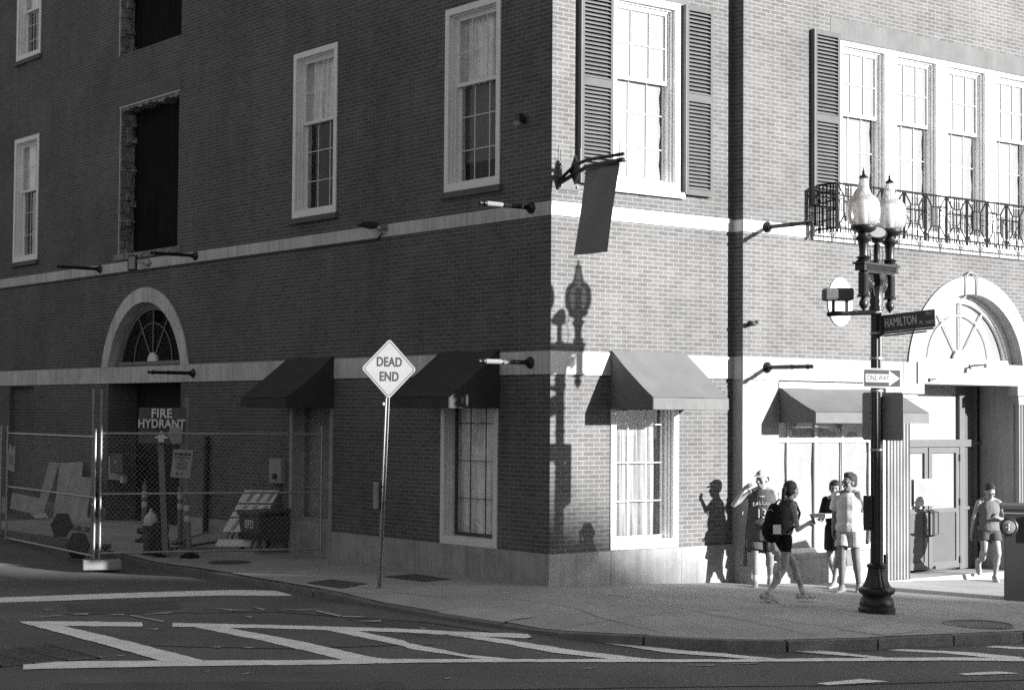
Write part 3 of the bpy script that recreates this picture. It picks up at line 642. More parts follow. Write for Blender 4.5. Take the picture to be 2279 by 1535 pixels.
# entrance doors
DY = .5
FD = lambda u, d, z: (u, DY-d, z)
fl = -.27
m = MB()
for a, b in ((7.9, 8.25), (10.05, 10.2), (10.47, 10.56)): fbox(m, FD, a, b, -.03, .05, fl, 3.06)
fbox(m, FD, 8.25, 10.5, -.03, .06, 1.95, 2.08); m.build('entrance_frame', 'door_frame', B)
m = MB(); fbox(m, FD, 8.25, 10.05, -.02, -.04, 2.08, 3.06); m.build('transom_light', 'paper_sheet', B)
m = MB(); fbox(m, FD, 10.2, 10.47, -.02, .0, fl, 3.06); m.build('side_panel', 'door_panel', B)
m = MB(); fbox(m, FD, 10.56, 10.72, -.3, -.02, fl, 3.06); m.build('gap_shade', 'dark_void', B)  # near-black block stands in for the shadow in the gap
m = MB(); fbox(m, FD, 10.2, 10.72, .0, .03, .80, .86); fbox(m, FD, 10.2, 10.72, .0, .03, 1.98, 2.04); m.build('side_rail', 'door_frame', B)
for k, (a, b) in enumerate(((8.27, 9.14), (9.17, 10.03))):
    m = MB()
    for c, d, e, f in ((a, a+.09, fl+.03, 1.94), (b-.09, b, fl+.03, 1.94), (a+.09, b-.09, fl+.03, fl+.16), (a+.09, b-.09, 1.84, 1.94), (a+.09, b-.09, .76, .84)): fbox(m, FD, c, d, .0, .05, e, f)
    d_ = m.build('entrance_door', 'door_frame', B)
    m = MB(); fbox(m, FD, a+.08, b-.08, .01, .03, fl+.15, .77); m.build('lower_panel', 'door_panel', d_)
    m = MB(); m.quad(FD(a+.08, .02, .83), FD(b-.08, .02, .83), FD(b-.08, .02, 1.85), FD(a+.08, .02, 1.85)); m.build('pane', 'glass', d_)
    m = MB(); fbox(m, FD, a+.06, b-.06, .0, .010, .83, 1.85); m.build('paper_covering', 'paper_sheet', d_)
    m = MB(); hx = (b-.045) if k == 0 else (a+.045); s = -1 if k == 0 else 1
    m.tube([FD(hx, .05, .35), FD(hx, .13, .37), FD(hx, .13, .80), FD(hx, .05, .82)], .013); m.tube([FD(hx, .12, .37), FD(hx+s*.13, .12, .39), FD(hx+s*.13, .12, .78), FD(hx, .12, .80)], .012); m.build('handle', 'iron_dark', d_)
    m = MB()
    if k == 1:
        for z in (-.1, .95, 1.75): fbox(m, FD, b-.01, b+.03, .04, .075, z-.06, z+.06)
        m.build('hinge', 'iron_dark', d_)
m = MB(); fbox(m, FD, 8.75, 9.62, .052, .056, .9, 1.38); n_ = m.build('notice_board', 'old_cream', B)
m = MB(); fbox(m, FD, 8.80, 9.12, .057, .060, .93, 1.34); fbox(m, FD, 9.2, 9.57, .057, .060, .93, 1.34); m.build('notice', 'paper_sheet', n_)
m = MB()
for z in range(9): fbox(m, FD, 8.84, 9.08, .0605, .0615, 1.29-z*.038, 1.296-z*.038); fbox(m, FD, 9.24, 9.52, .0605, .0615, 1.29-z*.038, 1.296-z*.038)
m.build('print', 'sign_grey', n_)
m = MB(); fbox(m, FC, 7.7, 10.75, -.9, .0, -.6, fl-.02); m.build('doorstep', 'concrete', B)
# balcony
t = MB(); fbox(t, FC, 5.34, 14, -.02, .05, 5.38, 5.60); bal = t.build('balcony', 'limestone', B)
m = MB(); z0, z1 = 5.52, 6.28; d = .46; r = .016
def rb(p, q, w_=.016): m.bar(FC(*p), FC(*q), w_*1.1)
def panel(F2, u):
    """one bay of the iron railing from u to u+.56; F2(u, z) gives the point"""
    def L(a, b, w_=.015): m.bar(F2(*a), F2(*b), w_*1.15)
    for x in (0, .035): L((u+x, z0-.04), (u+x, z1), .017)
    e = .56
    L((u+.035, z1), (u+.19, z1-.2)); L((u+e, z1), (u+e-.155, z1-.2)); L((u+.035, z0+.04), (u+.19, z0+.24)); L((u+e, z0+.04), (u+e-.155, z0+.24))
    L((u+.19, z1-.2), (u+e-.155, z1-.2)); L((u+.19, z0+.24), (u+e-.155, z0+.24)); L((u+.19, z0+.24), (u+.19, z1-.2)); L((u+e-.155, z0+.24), (u+e-.155, z1-.2))
    for x in (.235, .297, .36): L((u+x, z1-.2), (u+x, z1), .013); L((u+x, z0-.04), (u+x, z0+.24), .013)
    for zz in (.33, .42, .51): L((u+.1, z0+zz), (u+.19, z0+zz), .011); L((u+e-.155, z0+zz), (u+e-.06, z0+zz), .011)
    L((u+.297, z0+.24), (u+.297, z1-.2), .012)
    for x in (.10, .46): L((u+x, z0-.04), (u+x, z0+.1), .012)
for k in range(14): panel(lambda u, z: FC(u, d, z), 5.42+.56*k)
rb((5.41, d, z1), (13.2, d, z1), .028); rb((5.41, d, z0+.03), (13.2, d, z0+.03), .022)
for dd in (.02, .10, .18, .26, .34, .40, .46): rb((5.42, dd, z0-.04), (5.42, dd, z1), .018)
for zz in (z1, z0+.03): rb((5.42, 0, zz), (5.42, d, zz), .026)
for z in lin(z0+.15, z1-.15, 3): rb((5.42, .05, z), (5.42, .44, z+.03), .014)
m.build('railing', 'rail_iron', bal)
# side conduit along the band
m = MB(); m.tube([(-.03, 6.9, 5.385), (-.03, 4.55, 5.385), (-.05, 4.38, 5.47)], .013, 6); m.tube([(-.025, 33, 5.385), (-.025, 6.9, 5.385)], .009, 6); m.build('conduit', 'iron_dark', B)

# ---------------------------------------------------------------- the building across the street (behind the camera; its roof line cuts the low sun)
a = Vector((1, -1, 0)).normalized(); b = Vector((-1, -1, 0)).normalized(); o = Vector((-12, -37.6, 0))
HB = 26.9
t = thing('opposite_building', 'long masonry building across the street behind the viewpoint', 'building', o)
m = MB(); p0, p1 = o, o+a*135; m.hexa([p0+Vector((0, 0, -3)), p1+Vector((0, 0, -3)), p1+b*14+Vector((0, 0, -3)), p0+b*14+Vector((0, 0, -3)), p0+Vector((0, 0, HB)), p1+Vector((0, 0, HB)), p1+b*14+Vector((0, 0, HB)), p0+b*14+Vector((0, 0, HB))])
m.build('wall', 'opposite_brick', t)
m = MB()
for k in range(40):
    for j in range(6): c = o+a*(2.5+k*3.3)+Vector((0, 0, 3+j*3.7)); m.obox(c, a*.75, b*.05, Vector((0, 0, 1.15)))
m.build('window', 'dark_void', t)

t = thing('alley_building', 'masonry building across the alley, left of the picture', 'building', (-13, 26, 0))
m = MB(); m.box((-27, 6, -2), (-13, 46, 17)); m.build('wall', 'opposite_brick', t)
for j in range(4):
    for k in range(9): q = MB(); q.box((-13.05, 8+k*4.2, 2+j*3.8), (-12.9, 9.4+k*4.2, 4.3+j*3.8)); q.build('window', 'dark_void', t)
# ---------------------------------------------------------------- awnings
def awning(name, label, F, u0, u1, zt, zb, dep, val, mt, group='window awnings'):
    c = F((u0+u1)/2, 0, zb); t = thing(name, label, 'awning', c, group); e = .012
    m = MB(); zs = zb+val
    nu, nv = 16, 8
    def cp(i, j, o):
        u, v = i/nu, j/nv; sag = -.022*sin(pi*v)*(.55+.45*abs(sin(3*pi*u)))-.006*sin(9*u+4*v); d_ = dep+(.02-dep)*v
        return F(u0+(u1-u0)*u, d_+(sag+o)*.6, zs+(zt-zs)*v+(sag+o)*.8)
    for o in (0, e):
        k = len(m.v); m.v += [Vector(cp(i, j, o)) for j in range(nv+1) for i in range(nu+1)]
        m.f += [(k+j*(nu+1)+i, k+j*(nu+1)+i+1, k+(j+1)*(nu+1)+i+1, k+(j+1)*(nu+1)+i) for j in range(nv) for i in range(nu)]
    cv = m.build('canvas', mt, t, 50)
    m = MB(); n = 24; P = []
    for i in range(n+1): u = u0+(u1-u0)*i/n; P.append((u, dep+.004*sin(i*1.9)))
    for (a, d1), (b, d2) in zip(P, P[1:]): m.hexa([F(a, d1, zb), F(b, d2, zb), F(b, d2+e, zb), F(a, d1+e, zb), F(a, dep, zs-.001), F(b, dep, zs-.001), F(b, dep+e, zs-.001), F(a, dep+e, zs-.001)])
    m.build('valance', mt, t)
    for u in (u0, u1):
        s = 1 if u == u1 else -1; m = MB(); pts = [F(u, .02, zb), F(u, dep, zb), F(u, dep, zs), F(u, .02, zt)]
        m.extr(pts, Vector(F(u+s*.008, 0, 0))-Vector(F(u, 0, 0))); m.build('side_panel', mt, t)
    m = MB(); m.tube([F(u0+.02, .03, zb+.03), F(u0+.02, dep-.02, zb+.03), F(u1-.02, dep-.02, zb+.03), F(u1-.02, .03, zb+.03)], .012, 6)
    for u in (u0+.5, u1-.5): m.tube([F(u, dep-.02, zs-.02), F(u, .03, zt-.03)], .010, 6)
    m.build('frame', 'iron_dark', t); return t
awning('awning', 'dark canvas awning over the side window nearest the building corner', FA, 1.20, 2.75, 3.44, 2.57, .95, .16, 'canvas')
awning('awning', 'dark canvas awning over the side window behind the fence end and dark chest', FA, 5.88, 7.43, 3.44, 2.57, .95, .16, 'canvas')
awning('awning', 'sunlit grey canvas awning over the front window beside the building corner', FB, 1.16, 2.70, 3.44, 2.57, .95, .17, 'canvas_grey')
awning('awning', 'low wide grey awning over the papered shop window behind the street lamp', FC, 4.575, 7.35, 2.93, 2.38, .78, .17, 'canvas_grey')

# ---------------------------------------------------------------- flagpoles on wall brackets
def flagpole(light):
    t = thing('flagpole', 'x', 'flagpole', (0, 0, 0), 'short black flagpoles on the walls')
    MB().lathe([(.085, 0), (.09, .02), (.07, .045), (.045, .06), (.045, .10)], (0, 0, 0), 18, (0, -1, 0)).build('bracket', 'iron_black', t, 50)
    MB().lathe([(.032, .05), (.034, .5), (.038, .52), (.038, .55), (.032, .57), (.030, .86)], (0, 0, 0), 12, (0, -1, 0)).build('pole', 'iron_black', t, 50)
    if light: MB().lathe([(.037, .40), (.037, .84)], (0, 0, 0), 14, (0, -1, 0)).build('sleeve', 'sleeve_metal', t, 50)
    MB().lathe([(.040, .85), (.042, .89), (.02, .90), (.02, .92), (.034, .945), (.030, .975), (.008, .99)], (0, 0, 0), 12, (0, -1, 0)).build('finial', 'iron_black', t, 50)
    return t
f0 = flagpole(False); f1 = flagpole(True); f0.location = (-.02, 15.26, 5.53); f0.rotation_euler = (0, 0, -pi/2)
f0['label'] = 'black flagpole on the upper stone band, leftmost on the side wall'
dup(f0, (-.02, 10.94, 5.53), -pi/2, 'black flagpole on the upper stone band below the boarded opening')
dup(f0, (-.02, 10.97, 3.24), -pi/2, 'black flagpole on the lower stone band beside the arched side doorway')
dup(f0, (4.27, -CY-.02, 5.51), 0, 'black flagpole casting a slanted shadow on the upper band of the sunlit front')
dup(f0, (4.275, -CY-.02, 3.26), 0, 'black flagpole on the lower sunlit band, left of the low shop awning')
f1.location = (-.02, .44, 5.55); f1.rotation_euler = (0, 0, -pi/2); f1['label'] = 'flagpole with pale sleeve on the upper band near the building corner'
dup(f1, (-.02, .44, 3.25), -pi/2, 'flagpole with pale sleeve beside the dark awning at the building corner')

# ---------------------------------------------------------------- banner arm and banner
t = thing('banner_holder', 'black double rod banner holder with bird spikes on the corner of the sunlit front', 'banner holder', (.3, 0, 6.0))
m = MB(); m.box((.11, -.02, 5.80), (.52, 0, 6.22)); m.build('wall_plate', 'plain_header', t)
m = MB()
for x in (.16, .47):
    for z in (5.85, 6.17): m.cyl((x, -.02, z), (x, -.045, z), .018, .018, 8)
m.build('bolt', 'iron_black', t)
m = MB(); m.tube([(.12, -.02, 5.92), (.24, -.25, 6.14), (.26, -.5, 6.19), (.26, -1.28, 6.19)], .027, 8); m.build('upper_rod', 'iron_black', t)
m = MB(); m.tube([(.12, -.02, 5.88), (.24, -.25, 6.01), (.26, -.5, 6.09), (.26, -1.27, 6.11)], .034, 8); m.build('lower_rod', 'iron_black', t)
m = MB(); m.extr([(.22, -.26, 5.85), (.22, -.14, 6.06), (.22, -.26, 6.28), (.22, -.38, 6.06)], (.03, 0, 0)); m.build('diamond_plate', 'iron_black', t)
m = MB()
for y, h in ((-.02, .45), (-.16, .38), (-.36, .34), (-1.22, .32)): m.cyl((.25 if y < -.1 else .13, y, 6.04), (.25 if y < -.1 else .13, y, 6.10+h*.8), .005, .005, 5)
m.build('spike', 'iron_black', t)
m = MB(); m.ell((.26, -1.31, 6.10), .03, .04, .03); m.build('end_cap', 'galvanised', t)
t = thing('banner', 'plain dark cloth banner hanging from the arm at the building corner', 'banner', (.26, -.85, 6.08))
m = MB(); n = 14; w0, w1 = -.47, -1.20
for j in range(n+1):
    for i in range(9):
        s = j/n; y = w0+(w1-w0)*i/8; z = 6.06-s*1.27; m.v.append(Vector((.26-.19*s+.010*sin(i*1.1+j*.25), y+.03*s, z)))
for j in range(n):
    for i in range(8): q = j*9+i; m.f.append((q, q+1, q+10, q+9))
k = len(m.v); m.v += [v+Vector((.006, 0, 0)) for v in m.v[:k]]; m.f += [tuple(k+i for i in reversed(f)) for f in list(m.f)]
m.build('cloth', 'banner_cloth', t, 60)
m = MB(); m.cyl((.26, -.46, 6.075), (.26, -1.21, 6.095), .042, .042, 12); m.build('sleeve', 'iron_black', t)

# ---------------------------------------------------------------- wall lights and boxes
t = thing('wall_floodlight', 'dark wedge floodlight on the upper stone band, fed by the conduit', 'wall light', (-.02, 4.35, 5.53))
m = MB(); m.cyl((-.02, 4.3, 5.56), (-.1, 4.3, 5.56), .06, .05, 14); m.ell((-.14, 4.3, 5.54), .06, .06, .05); m.build('mount', 'galvanised', t)
m = MB(); m.hexa([(-.12, 4.36, 5.54), (-.42, 4.46, 5.60), (-.42, 4.66, 5.60), (-.12, 4.62, 5.54), (-.12, 4.36, 5.64), (-.38, 4.46, 5.66), (-.38, 4.66, 5.66), (-.12, 4.62, 5.66)]); m.build('housing', 'iron_dark', t, bevel=.02)
t = thing('wall_floodlight', 'rectangular floodlight with glass face on the band below the boarded opening', 'wall light', (-.02, 13.2, 5.5))
m = MB(); m.ell((-.05, 12.95, 5.52), .06, .09, .08); m.cyl((-.06, 12.95, 5.52), (-.2, 13.15, 5.54), .02, .02, 8); m.build('mount', 'galvanised', t)
c = Vector((-.26, 13.22, 5.52)); nn = Vector((-.78, -.62, 0)); rr = Vector((.62, -.78, 0))
m = MB(); m.obox(c, rr*.10, nn*.035, Vector((0, 0, .16))); m.build('housing', 'iron_black', t, bevel=.02)
m = MB(); m.obox(c+nn*.038, rr*.07, nn*.003, Vector((0, 0, .125))); m.build('lens', 'old_cream', t)
t = thing('security_camera', 'small dome camera on the brick near the building corner, above the pale flagpole', 'camera', (-.02, .65, 6.88))
m = MB(); m.cyl((0, .65, 6.9), (-.09, .65, 6.9), .055, .045, 12); m.box((-.14, .6, 6.86), (-.06, .70, 6.98)); m.build('mount', 'iron_dark', t)
m = MB(); m.ell((-.13, .65, 6.82), .05, .05, .05); m.cyl((-.16, .68, 6.86), (-.16, .68, 6.80), .03, .02, 8); m.build('dome', 'bare_alu', t, 60)
t = thing('wall_sensor', 'small dark sensor light on the sunlit front beside the brick step', 'sensor', (3.9, -CY, 3.95))
m = MB(); m.cyl((3.9, -CY, 3.95), (3.9, -CY-.08, 3.95), .05, .04, 12); m.ell((3.86, -CY-.12, 3.94), .07, .05, .035); m.ell((3.95, -CY-.11, 3.97), .035, .035, .03); m.build('body', 'iron_dark', t, 60)
t = thing('wall_oval', 'plain white oval disc on the brick front behind the street lamp', 'plaque', (6.02, -CY, 4.39))
m = MB(); m.extr([FC(6.02+.30*cos(2*pi*i/40), .004, 4.39+.405*sin(2*pi*i/40)) for i in range(40)], (0, -.02, 0)); m.build('disc', 'white_paint', t)  # flat white oval set against the brick
t = thing('electrical_box', 'pale metal electrical box on the side wall above the dark chest', 'electrical box', (0, 7.68, 1.4))
m = MB(); m.box((-.10, 7.48, 1.22), (0, 7.90, 1.66)); m.build('cabinet', 'old_cream', t, bevel=.008)
m = MB(); m.cyl((-.10, 7.66, 1.34), (-.16, 7.66, 1.34), .055, .05, 12); m.build('dial', 'iron_dark', t)
m = MB(); m.cyl((-.03, 7.6, 1.22), (-.03, 7.6, .45), .015, .015, 6); m.build('conduit', 'iron_dark', t)
t = thing('standpipe', 'black vertical pipe standing against the side wall between doorway and chest', 'pipe', (-.08, 10.3, .2))
m = MB(); m.cyl((-.08, 10.3, .1), (-.08, 10.3, 2.02), .055, .055, 12); m.build('pipe', 'iron_black', t, 50)
m = MB()
for z in (.9, 1.8): m.box((-.15, 10.22, z), (0, 10.38, z+.04))
m.build('clamp', 'iron_dark', t)
t = thing('junction_box', 'dark junction box with pale side fixed in the arched side doorway', 'junction box', (-.1, 14.5, 1.2))
m = MB(); m.box((.0, 14.15, 1.05), (.08, 14.75, 1.55)); m.build('back_plate', 'old_cream', t)
m = MB(); m.box((-.16, 13.75, 1.2), (.0, 14.35, 1.60)); m.build('cover', 'plain_dark_paint', t, bevel=.01)
m = MB(); m.box((-.17, 14.0, 1.42), (-.161, 14.12, 1.45)); m.build('plate', 'band_white', t)
m = MB(); m.box((-.02, 14.0, 1.0), (.06, 14.15, 1.18)); m.build('switch', 'band_white', t)

t = thing('door_lamp', 'slim lamp arm with looped conduit over the arched shop entrance', 'wall light', (9.4, -CY, 3.4))
m = MB(); m.tube([FC(9.29, .05, 4.62), FC(9.29, .06, 4.93)]+[FC(9.45-.16*cos(pi*k/8), .06, 4.93+.14*sin(pi*k/8)) for k in range(1, 8)]+[FC(9.61, .06, 4.93), FC(9.61, .05, 4.66)], .013, 6); m.build('conduit', 'bare_alu', t)
m = MB(); m.tube([FC(9.29, .05, 4.62), FC(9.18, .07, 4.58), FC(9.05, .07, 4.50)], .016, 6); m.build('hook', 'bare_alu', t)
m = MB(); m.cyl(FC(9.44, .04, 3.40), FC(9.44, .40, 3.42), .018, .018, 8); m.cyl(FC(9.44, .37, 3.44), FC(9.44, .37, 3.36), .03, .05, 14); m.build('arm', 'bare_alu', t, 50)
m = MB(); m.cyl(FC(9.44, .05, 3.40), FC(9.44, .075, 3.40), .06, .06, 14); m.build('mount', 'bare_alu', t, 50)
t = thing('wall_bracket', 'tiny dark bracket left on the lintel beside the shop entrance column', 'bracket', (8.3, -CY, 3.12))
m = MB(); m.cyl(FC(8.28, .05, 3.13), FC(8.40, .09, 3.15), .012, .012, 6); m.box(FC(8.26, .05, 3.10), FC(8.30, .08, 3.16)); m.build('bracket', 'iron_dark', t)
# ---------------------------------------------------------------- street lamp
LX, LY = 2.315, -4.165; LZ = G(LX, LY)
t = thing('street_lamp', 'tall black ornamental street lamp with twin acorn globes on the pavement', 'street lamp', (LX, LY, LZ))
lc = (LX, LY, 0); zb = LZ
m = MB(); m.lathe([(.247, zb-.02), (.252, zb+.06), (.24, zb+.075), (.226, zb+.09), (.232, zb+.12), (.222, zb+.18), (.2, zb+.205), (.185, zb+.23), (.235, zb+.265), (.247, zb+.30), (.238, zb+.33), (.2, zb+.35)], lc, 40)
m.build('base', 'iron_black', t, 40)
m = MB(); m.lathe([(.195, zb+.34), (.165, zb+.40), (.135, zb+.48), (.12, zb+.56), (.118, zb+.60)], lc, 64, flute=.10, nf=16); m.build('fluted_base', 'iron_black', t, 60)
m = MB(); m.lathe([(.118, zb+.60), (.132, zb+.61), (.134, zb+.645), (.10, zb+.66), (.088, zb+.67)], lc, 32)
m.lathe([(.086, zb+.66), (.083, 1.5), (.080, 2.6), (.077, 3.3), (.075, 3.92)], lc, 48, flute=.10, nf=12)
m.build('shaft', 'iron_black', t, 50)
m = MB()
for z in (2.02, 2.82, 3.26, 3.60, 3.88): m.lathe([(.088, z), (.092, z+.015), (.088, z+.03)], lc, 24)
m.build('band', 'galvanised', t, 50)
m = MB(); m.lathe([(.075, 3.92), (.105, 3.93), (.105, 3.97), (.085, 4.0), (.10, 4.05), (.085, 4.10), (.095, 4.2), (.125, 4.33), (.14, 4.42)], lc, 32, flute=.08, nf=8); m.build('capital', 'iron_black', t, 50)
ad = Vector((.988, .157, 0)); pd = Vector((-.157, .988, 0)); cc = Vector((LX-.01, LY-.015, 0))
m = MB(); z = Vector((0, 0, 1))
m.obox(cc+z*4.49, ad*.43, pd*.075, z*.045); m.obox(cc+z*4.545, ad*.46, pd*.095, z*.013); m.obox(cc+z*4.435, ad*.34, pd*.06, z*.012)
for k in range(26): m.obox(cc+ad*(-.36+k*.029)+z*4.49-pd*.078, ad*.006, pd*.006, z*.035)
m.build('crossbar', 'iron_black', t)
m = MB()
for s in (-1, 1):
    for rr_, aa in ((.075, 0), (.04, 1)): m.torus(cc+ad*s*.17+z*(4.31)-pd*.01, rr_, .017, pd, 20, 6)
    m.ell(cc+ad*s*.17+z*4.31, .025, .025, .025)
    m.tube([cc+ad*s*.06+z*4.12, cc+ad*s*.10+z*4.22, cc+ad*s*.13+z*4.40, cc+ad*s*.24+z*4.42], .018, 6)
    m.tube([cc+ad*s*.25+z*4.40, cc+ad*s*.24+z*4.24, cc+ad*s*.16+z*4.18], .016, 6)
for k in range(-2, 3): m.tube([cc+ad*k*.025+z*4.26-pd*.08, cc+ad*k*.035+z*4.34-pd*.10, cc+ad*k*.04+z*4.42-pd*.09], .012, 6)
m.build('scroll_work', 'iron_black', t)
for s in (-1, 1):
    c = cc+ad*s*.335
    m = MB(); m.obox(c+z*4.28, ad*.05, pd*.05, z*.15)
    for k in (-1, 0, 1): m.obox(c+z*4.28+ad*k*.03-pd*.054, ad*.008, pd*.006, z*.13)
    m.lathe([(.085, 4.09), (.09, 4.11), (.06, 4.14), (.04, 4.15)][::-1], c, 16); m.lathe([(.03, 4.10), (.035, 4.07), (.06, 4.03), (.062, 3.99), (.045, 3.95), (.015, 3.92), (.005, 3.905)][::-1], c, 16)
    hp = m.build('hanging_pendant', 'iron_black', t, 50)
    m = MB(); m.lathe([(.10, 4.555), (.105, 4.58), (.07, 4.60), (.105, 4.625), (.06, 4.65), (.058, 4.70), (.066, 4.80), (.075, 4.84), (.11, 4.87), (.112, 4.89), (.07, 4.915), (.075, 4.95), (.15, 4.985), (.172, 5.01), (.172, 5.045), (.155, 5.06)], c, 28, flute=0)
    ls = m.build('lamp_stem', 'iron_black', t, 45)
    prof = [(.155, 5.05), (.20, 5.09), (.225, 5.15), (.232, 5.22), (.228, 5.30), (.220, 5.36), (.200, 5.41), (.165, 5.447), (.125, 5.472), (.10, 5.50), (.085, 5.545), (.068, 5.61), (.053, 5.69)]
    m = MB(); m.lathe(prof, c, 40, flute=.03, nf=20); gl_ = m.build('globe', 'globe_glass', t, 60)
    m = MB(); m.lathe([(.05, 5.06), (.055, 5.2), (.06, 5.34), (.03, 5.4)], c, 14); m.build('lamp', 'white_paint', gl_, 60)
    m = MB(); m.lathe([(.056, 5.695), (.068, 5.70), (.06, 5.715), (.032, 5.735), (.022, 5.75), (.012, 5.765), (.02, 5.775), (.02, 5.785), (.009, 5.80), (.006, 5.83), (.001, 5.85)], c, 18); m.build('finial', 'iron_black', gl_, 50)
t2 = thing('spotlight', 'round black spotlight on a stem between the twin globes of the street lamp', 'spotlight', cc+z*4.56)
m = MB(); m.lathe([(.07, 4.556), (.075, 4.60), (.04, 4.62), (.045, 4.66), (.042, 4.80), (.05, 4.81), (.03, 4.84)], cc, 16); m.build('stem', 'iron_black', t2, 50)
hd = Vector((-.45, -.50, .74)).normalized()
m = MB(); c = cc+z*4.95; m.lathe([(.06, -.10), (.09, -.07), (.125, -.01), (.14, .03), (.14, .05), (.125, .052)], c, 28, hd); m.build('head', 'iron_black', t2, 50)
m = MB(); m.lathe([(.118, .045), (.118, .054)], c, 28, hd); m.build('lens', 'sign_white', t2)
m = MB(); a_, b_, _ = basis(hd)
m.tube([cc+z*4.83, c+ad*.16+z*-.05, c+ad*.155+z*.0], .012, 6); m.tube([cc+z*4.83, c-ad*.16+z*-.05, c-ad*.155], .012, 6); m.build('yoke', 'iron_dark', t2)
m = MB(); m.tube([c-ad*.13-z*.05, c-ad*.17-z*.2, c-ad*.15-z*.35, cc-ad*.08+z*4.57], .007, 6); m.tube([c+ad*.13-z*.1, c+ad*.165-z*.25, c+ad*.14+z*-.38], .007, 6); m.build('cable', 'iron_black', t2)
# detector on a side arm
e = Vector((-.788, .616, 0)); f_ = Vector((.616, .788, 0)); o = Vector((LX-.06, LY-.02, 3.90))
t2 = thing('traffic_detector', 'grey box detector on a side arm of the street lamp', 'detector', o)
m = MB(); m.tube([o, o+e*.62-z*.03], .035, 10); m.build('arm', 'iron_black', t2)
m = MB(); c = o+e*.50+z*.235; m.obox(c, e*.20, f_*.13, z*.085); m.build('housing', 'cloth_grey', t2, bevel=.03)
m = MB()
for q in (.38, .56): m.obox(o+e*q+z*.08, e*.018, f_*.03, z*.10)
m.obox(o+e*.47-z*.0, e*.12, f_*.035, z*.012); m.build('bracket', 'iron_dark', t2)
# signs on the lamp
t2 = thing('street_name_sign', 'dark HAMILTON PL street name blade jutting from the street lamp', 'street sign', (LX, -4.27, 3.7))
rv = Vector((0, -1, .055)).normalized(); uv = Vector((0, .055, 1)).normalized(); c = Vector((LX-.0, -4.715, 3.765))
m = MB(); m.obox(c, Vector((.008, 0, 0)), rv*.445, uv*.115); m.build('blade', 'sign_dark', t2)
m = MB(); m.obox(c-uv*.132, Vector((.018, 0, 0)), rv*.42, uv*.012); m.obox(c-rv*.06-uv*.165, Vector((.014, 0, 0)), rv*.36, uv*.010); m.obox(c-rv*.46, Vector((.03, 0, 0)), rv*.03, uv*.16); m.build('bracket', 'iron_dark', t2)
lp = Vector((-.010, 0, 0))
lettering('HAMILTON', .165, c-rv*.125+lp, rv, uv, 'letter_white', t2, squeeze=.63, bold=.002)
lettering('PL', .085, c+rv*.225-uv*.045+lp, rv, uv, 'letter_white', t2, squeeze=.75)
lettering('PVT', .075, c+rv*.36+uv*.06+lp, rv, uv, 'letter_white', t2, squeeze=.8)
lettering('WAY', .075, c+rv*.36-uv*.05+lp, rv, uv, 'letter_white', t2, squeeze=.8)
def rrect(c, r, u, hw, hh, rad, th, n=5):
    P = []
    for (sx, sy, a0) in ((1, 1, 0), (-1, 1, pi/2), (-1, -1, pi), (1, -1, 3*pi/2)):
        for k in range(n+1): a = a0+pi/2*k/n; P.append(c+r*(sx*(hw-rad)+rad*cos(a))+u*(sy*(hh-rad)+rad*sin(a)))
    m = MB(); nn = r.cross(u); m.extr(P, nn*-th); return m
rv = Vector((.985, -.12, .0)).normalized(); c = Vector((LX-.03, LY-.125, 3.005))
t2 = thing('one_way_sign', 'ONE WAY sign with white arrow on the street lamp', 'traffic sign', c)
uz = Vector((0, 0, 1)); nn = rv.cross(uz)
rrect(c, rv, uz, .345, .132, .02, .004).build('plate', 'sign_white', t2)
rrect(c+nn*.0015, rv, uz, .325, .112, .014, .001).build('dark_field', 'sign_grey', t2)
m = MB(); a = .32
P = [(-.30, -.055), (.12, -.055), (.12, -.105), (.318, 0), (.12, .105), (.12, .055), (-.30, .055)]
m.extr([c+nn*.002+rv*x+uz*y for x, y in P], nn*.001); m.build('arrow', 'sign_white', t2)
lettering('ONE WAY', .105, c-rv*.075+nn*.0035, rv, uz, 'letter_dark', t2, thick=.0006, squeeze=.78)
c = Vector((LX+.10, LY-.02, 2.49)); rv = Vector((.10, -.99, 0)).normalized()
t2 = thing('traffic_sign', 'blank grey back of a sign mounted on the street lamp below ONE WAY', 'traffic sign', c)
rrect(c, rv, uz, .33, .325, .04, .004).build('plate', 'bare_alu', t2)
m = MB(); m.box((c.x-.06, c.y-.05, c.z+.1), (c.x-.008, c.y+.05, c.z+.15)); m.build('clamp', 'galvanised', t2)
t2 = thing('crossing_button', 'narrow dark push button plate on the street lamp beside the man in a white shirt', 'push button', (LX-.1, LY+.06, 1.1))
m = MB(); m.box((LX-.125, LY+.02, .95), (LX-.085, LY+.13, 1.42)); m.build('plate', 'iron_dark', t2, bevel=.006)
m = MB(); m.box((LX-.130, LY+.04, 1.02), (LX-.1245, LY+.11, 1.38)); m.build('label_panel', 'sign_grey', t2)

# ---------------------------------------------------------------- dead end sign
b0 = Vector((-2.056, 1.373, G(-2.056, 1.373))); top = Vector((-2.07, 1.17, 3.0)); ax = (top-b0).normalized()
t = thing('dead_end_sign', 'DEAD END diamond sign on a leaning perforated post at the kerb', 'traffic sign', b0)
m = MB(); a_, b_, d_ = basis(ax, Vector((-.2, -1, 0)))
L = (top-b0).length; n = 48
m.obox(b0+ax*L/2-ax*.05, a_*.030, b_*.004, ax*(L/2+.05)); m.obox(b0+ax*L/2-ax*.05+a_*.024+b_*.016, a_*.003, b_*.016, ax*(L/2+.05)); m.obox(b0+ax*L/2-ax*.05-a_*.024+b_*.016, a_*.003, b_*.016, ax*(L/2+.05))
po = m.build('post', 'galvanised', t)
m = MB()
nf = a_.cross(ax)
for k in range(70):
    for s in (-1, 1): q = b0+ax*(.04+k*.04); m.cyl(q+b_*.0045*s, q+b_*.0052*s, .007, .007, 6)
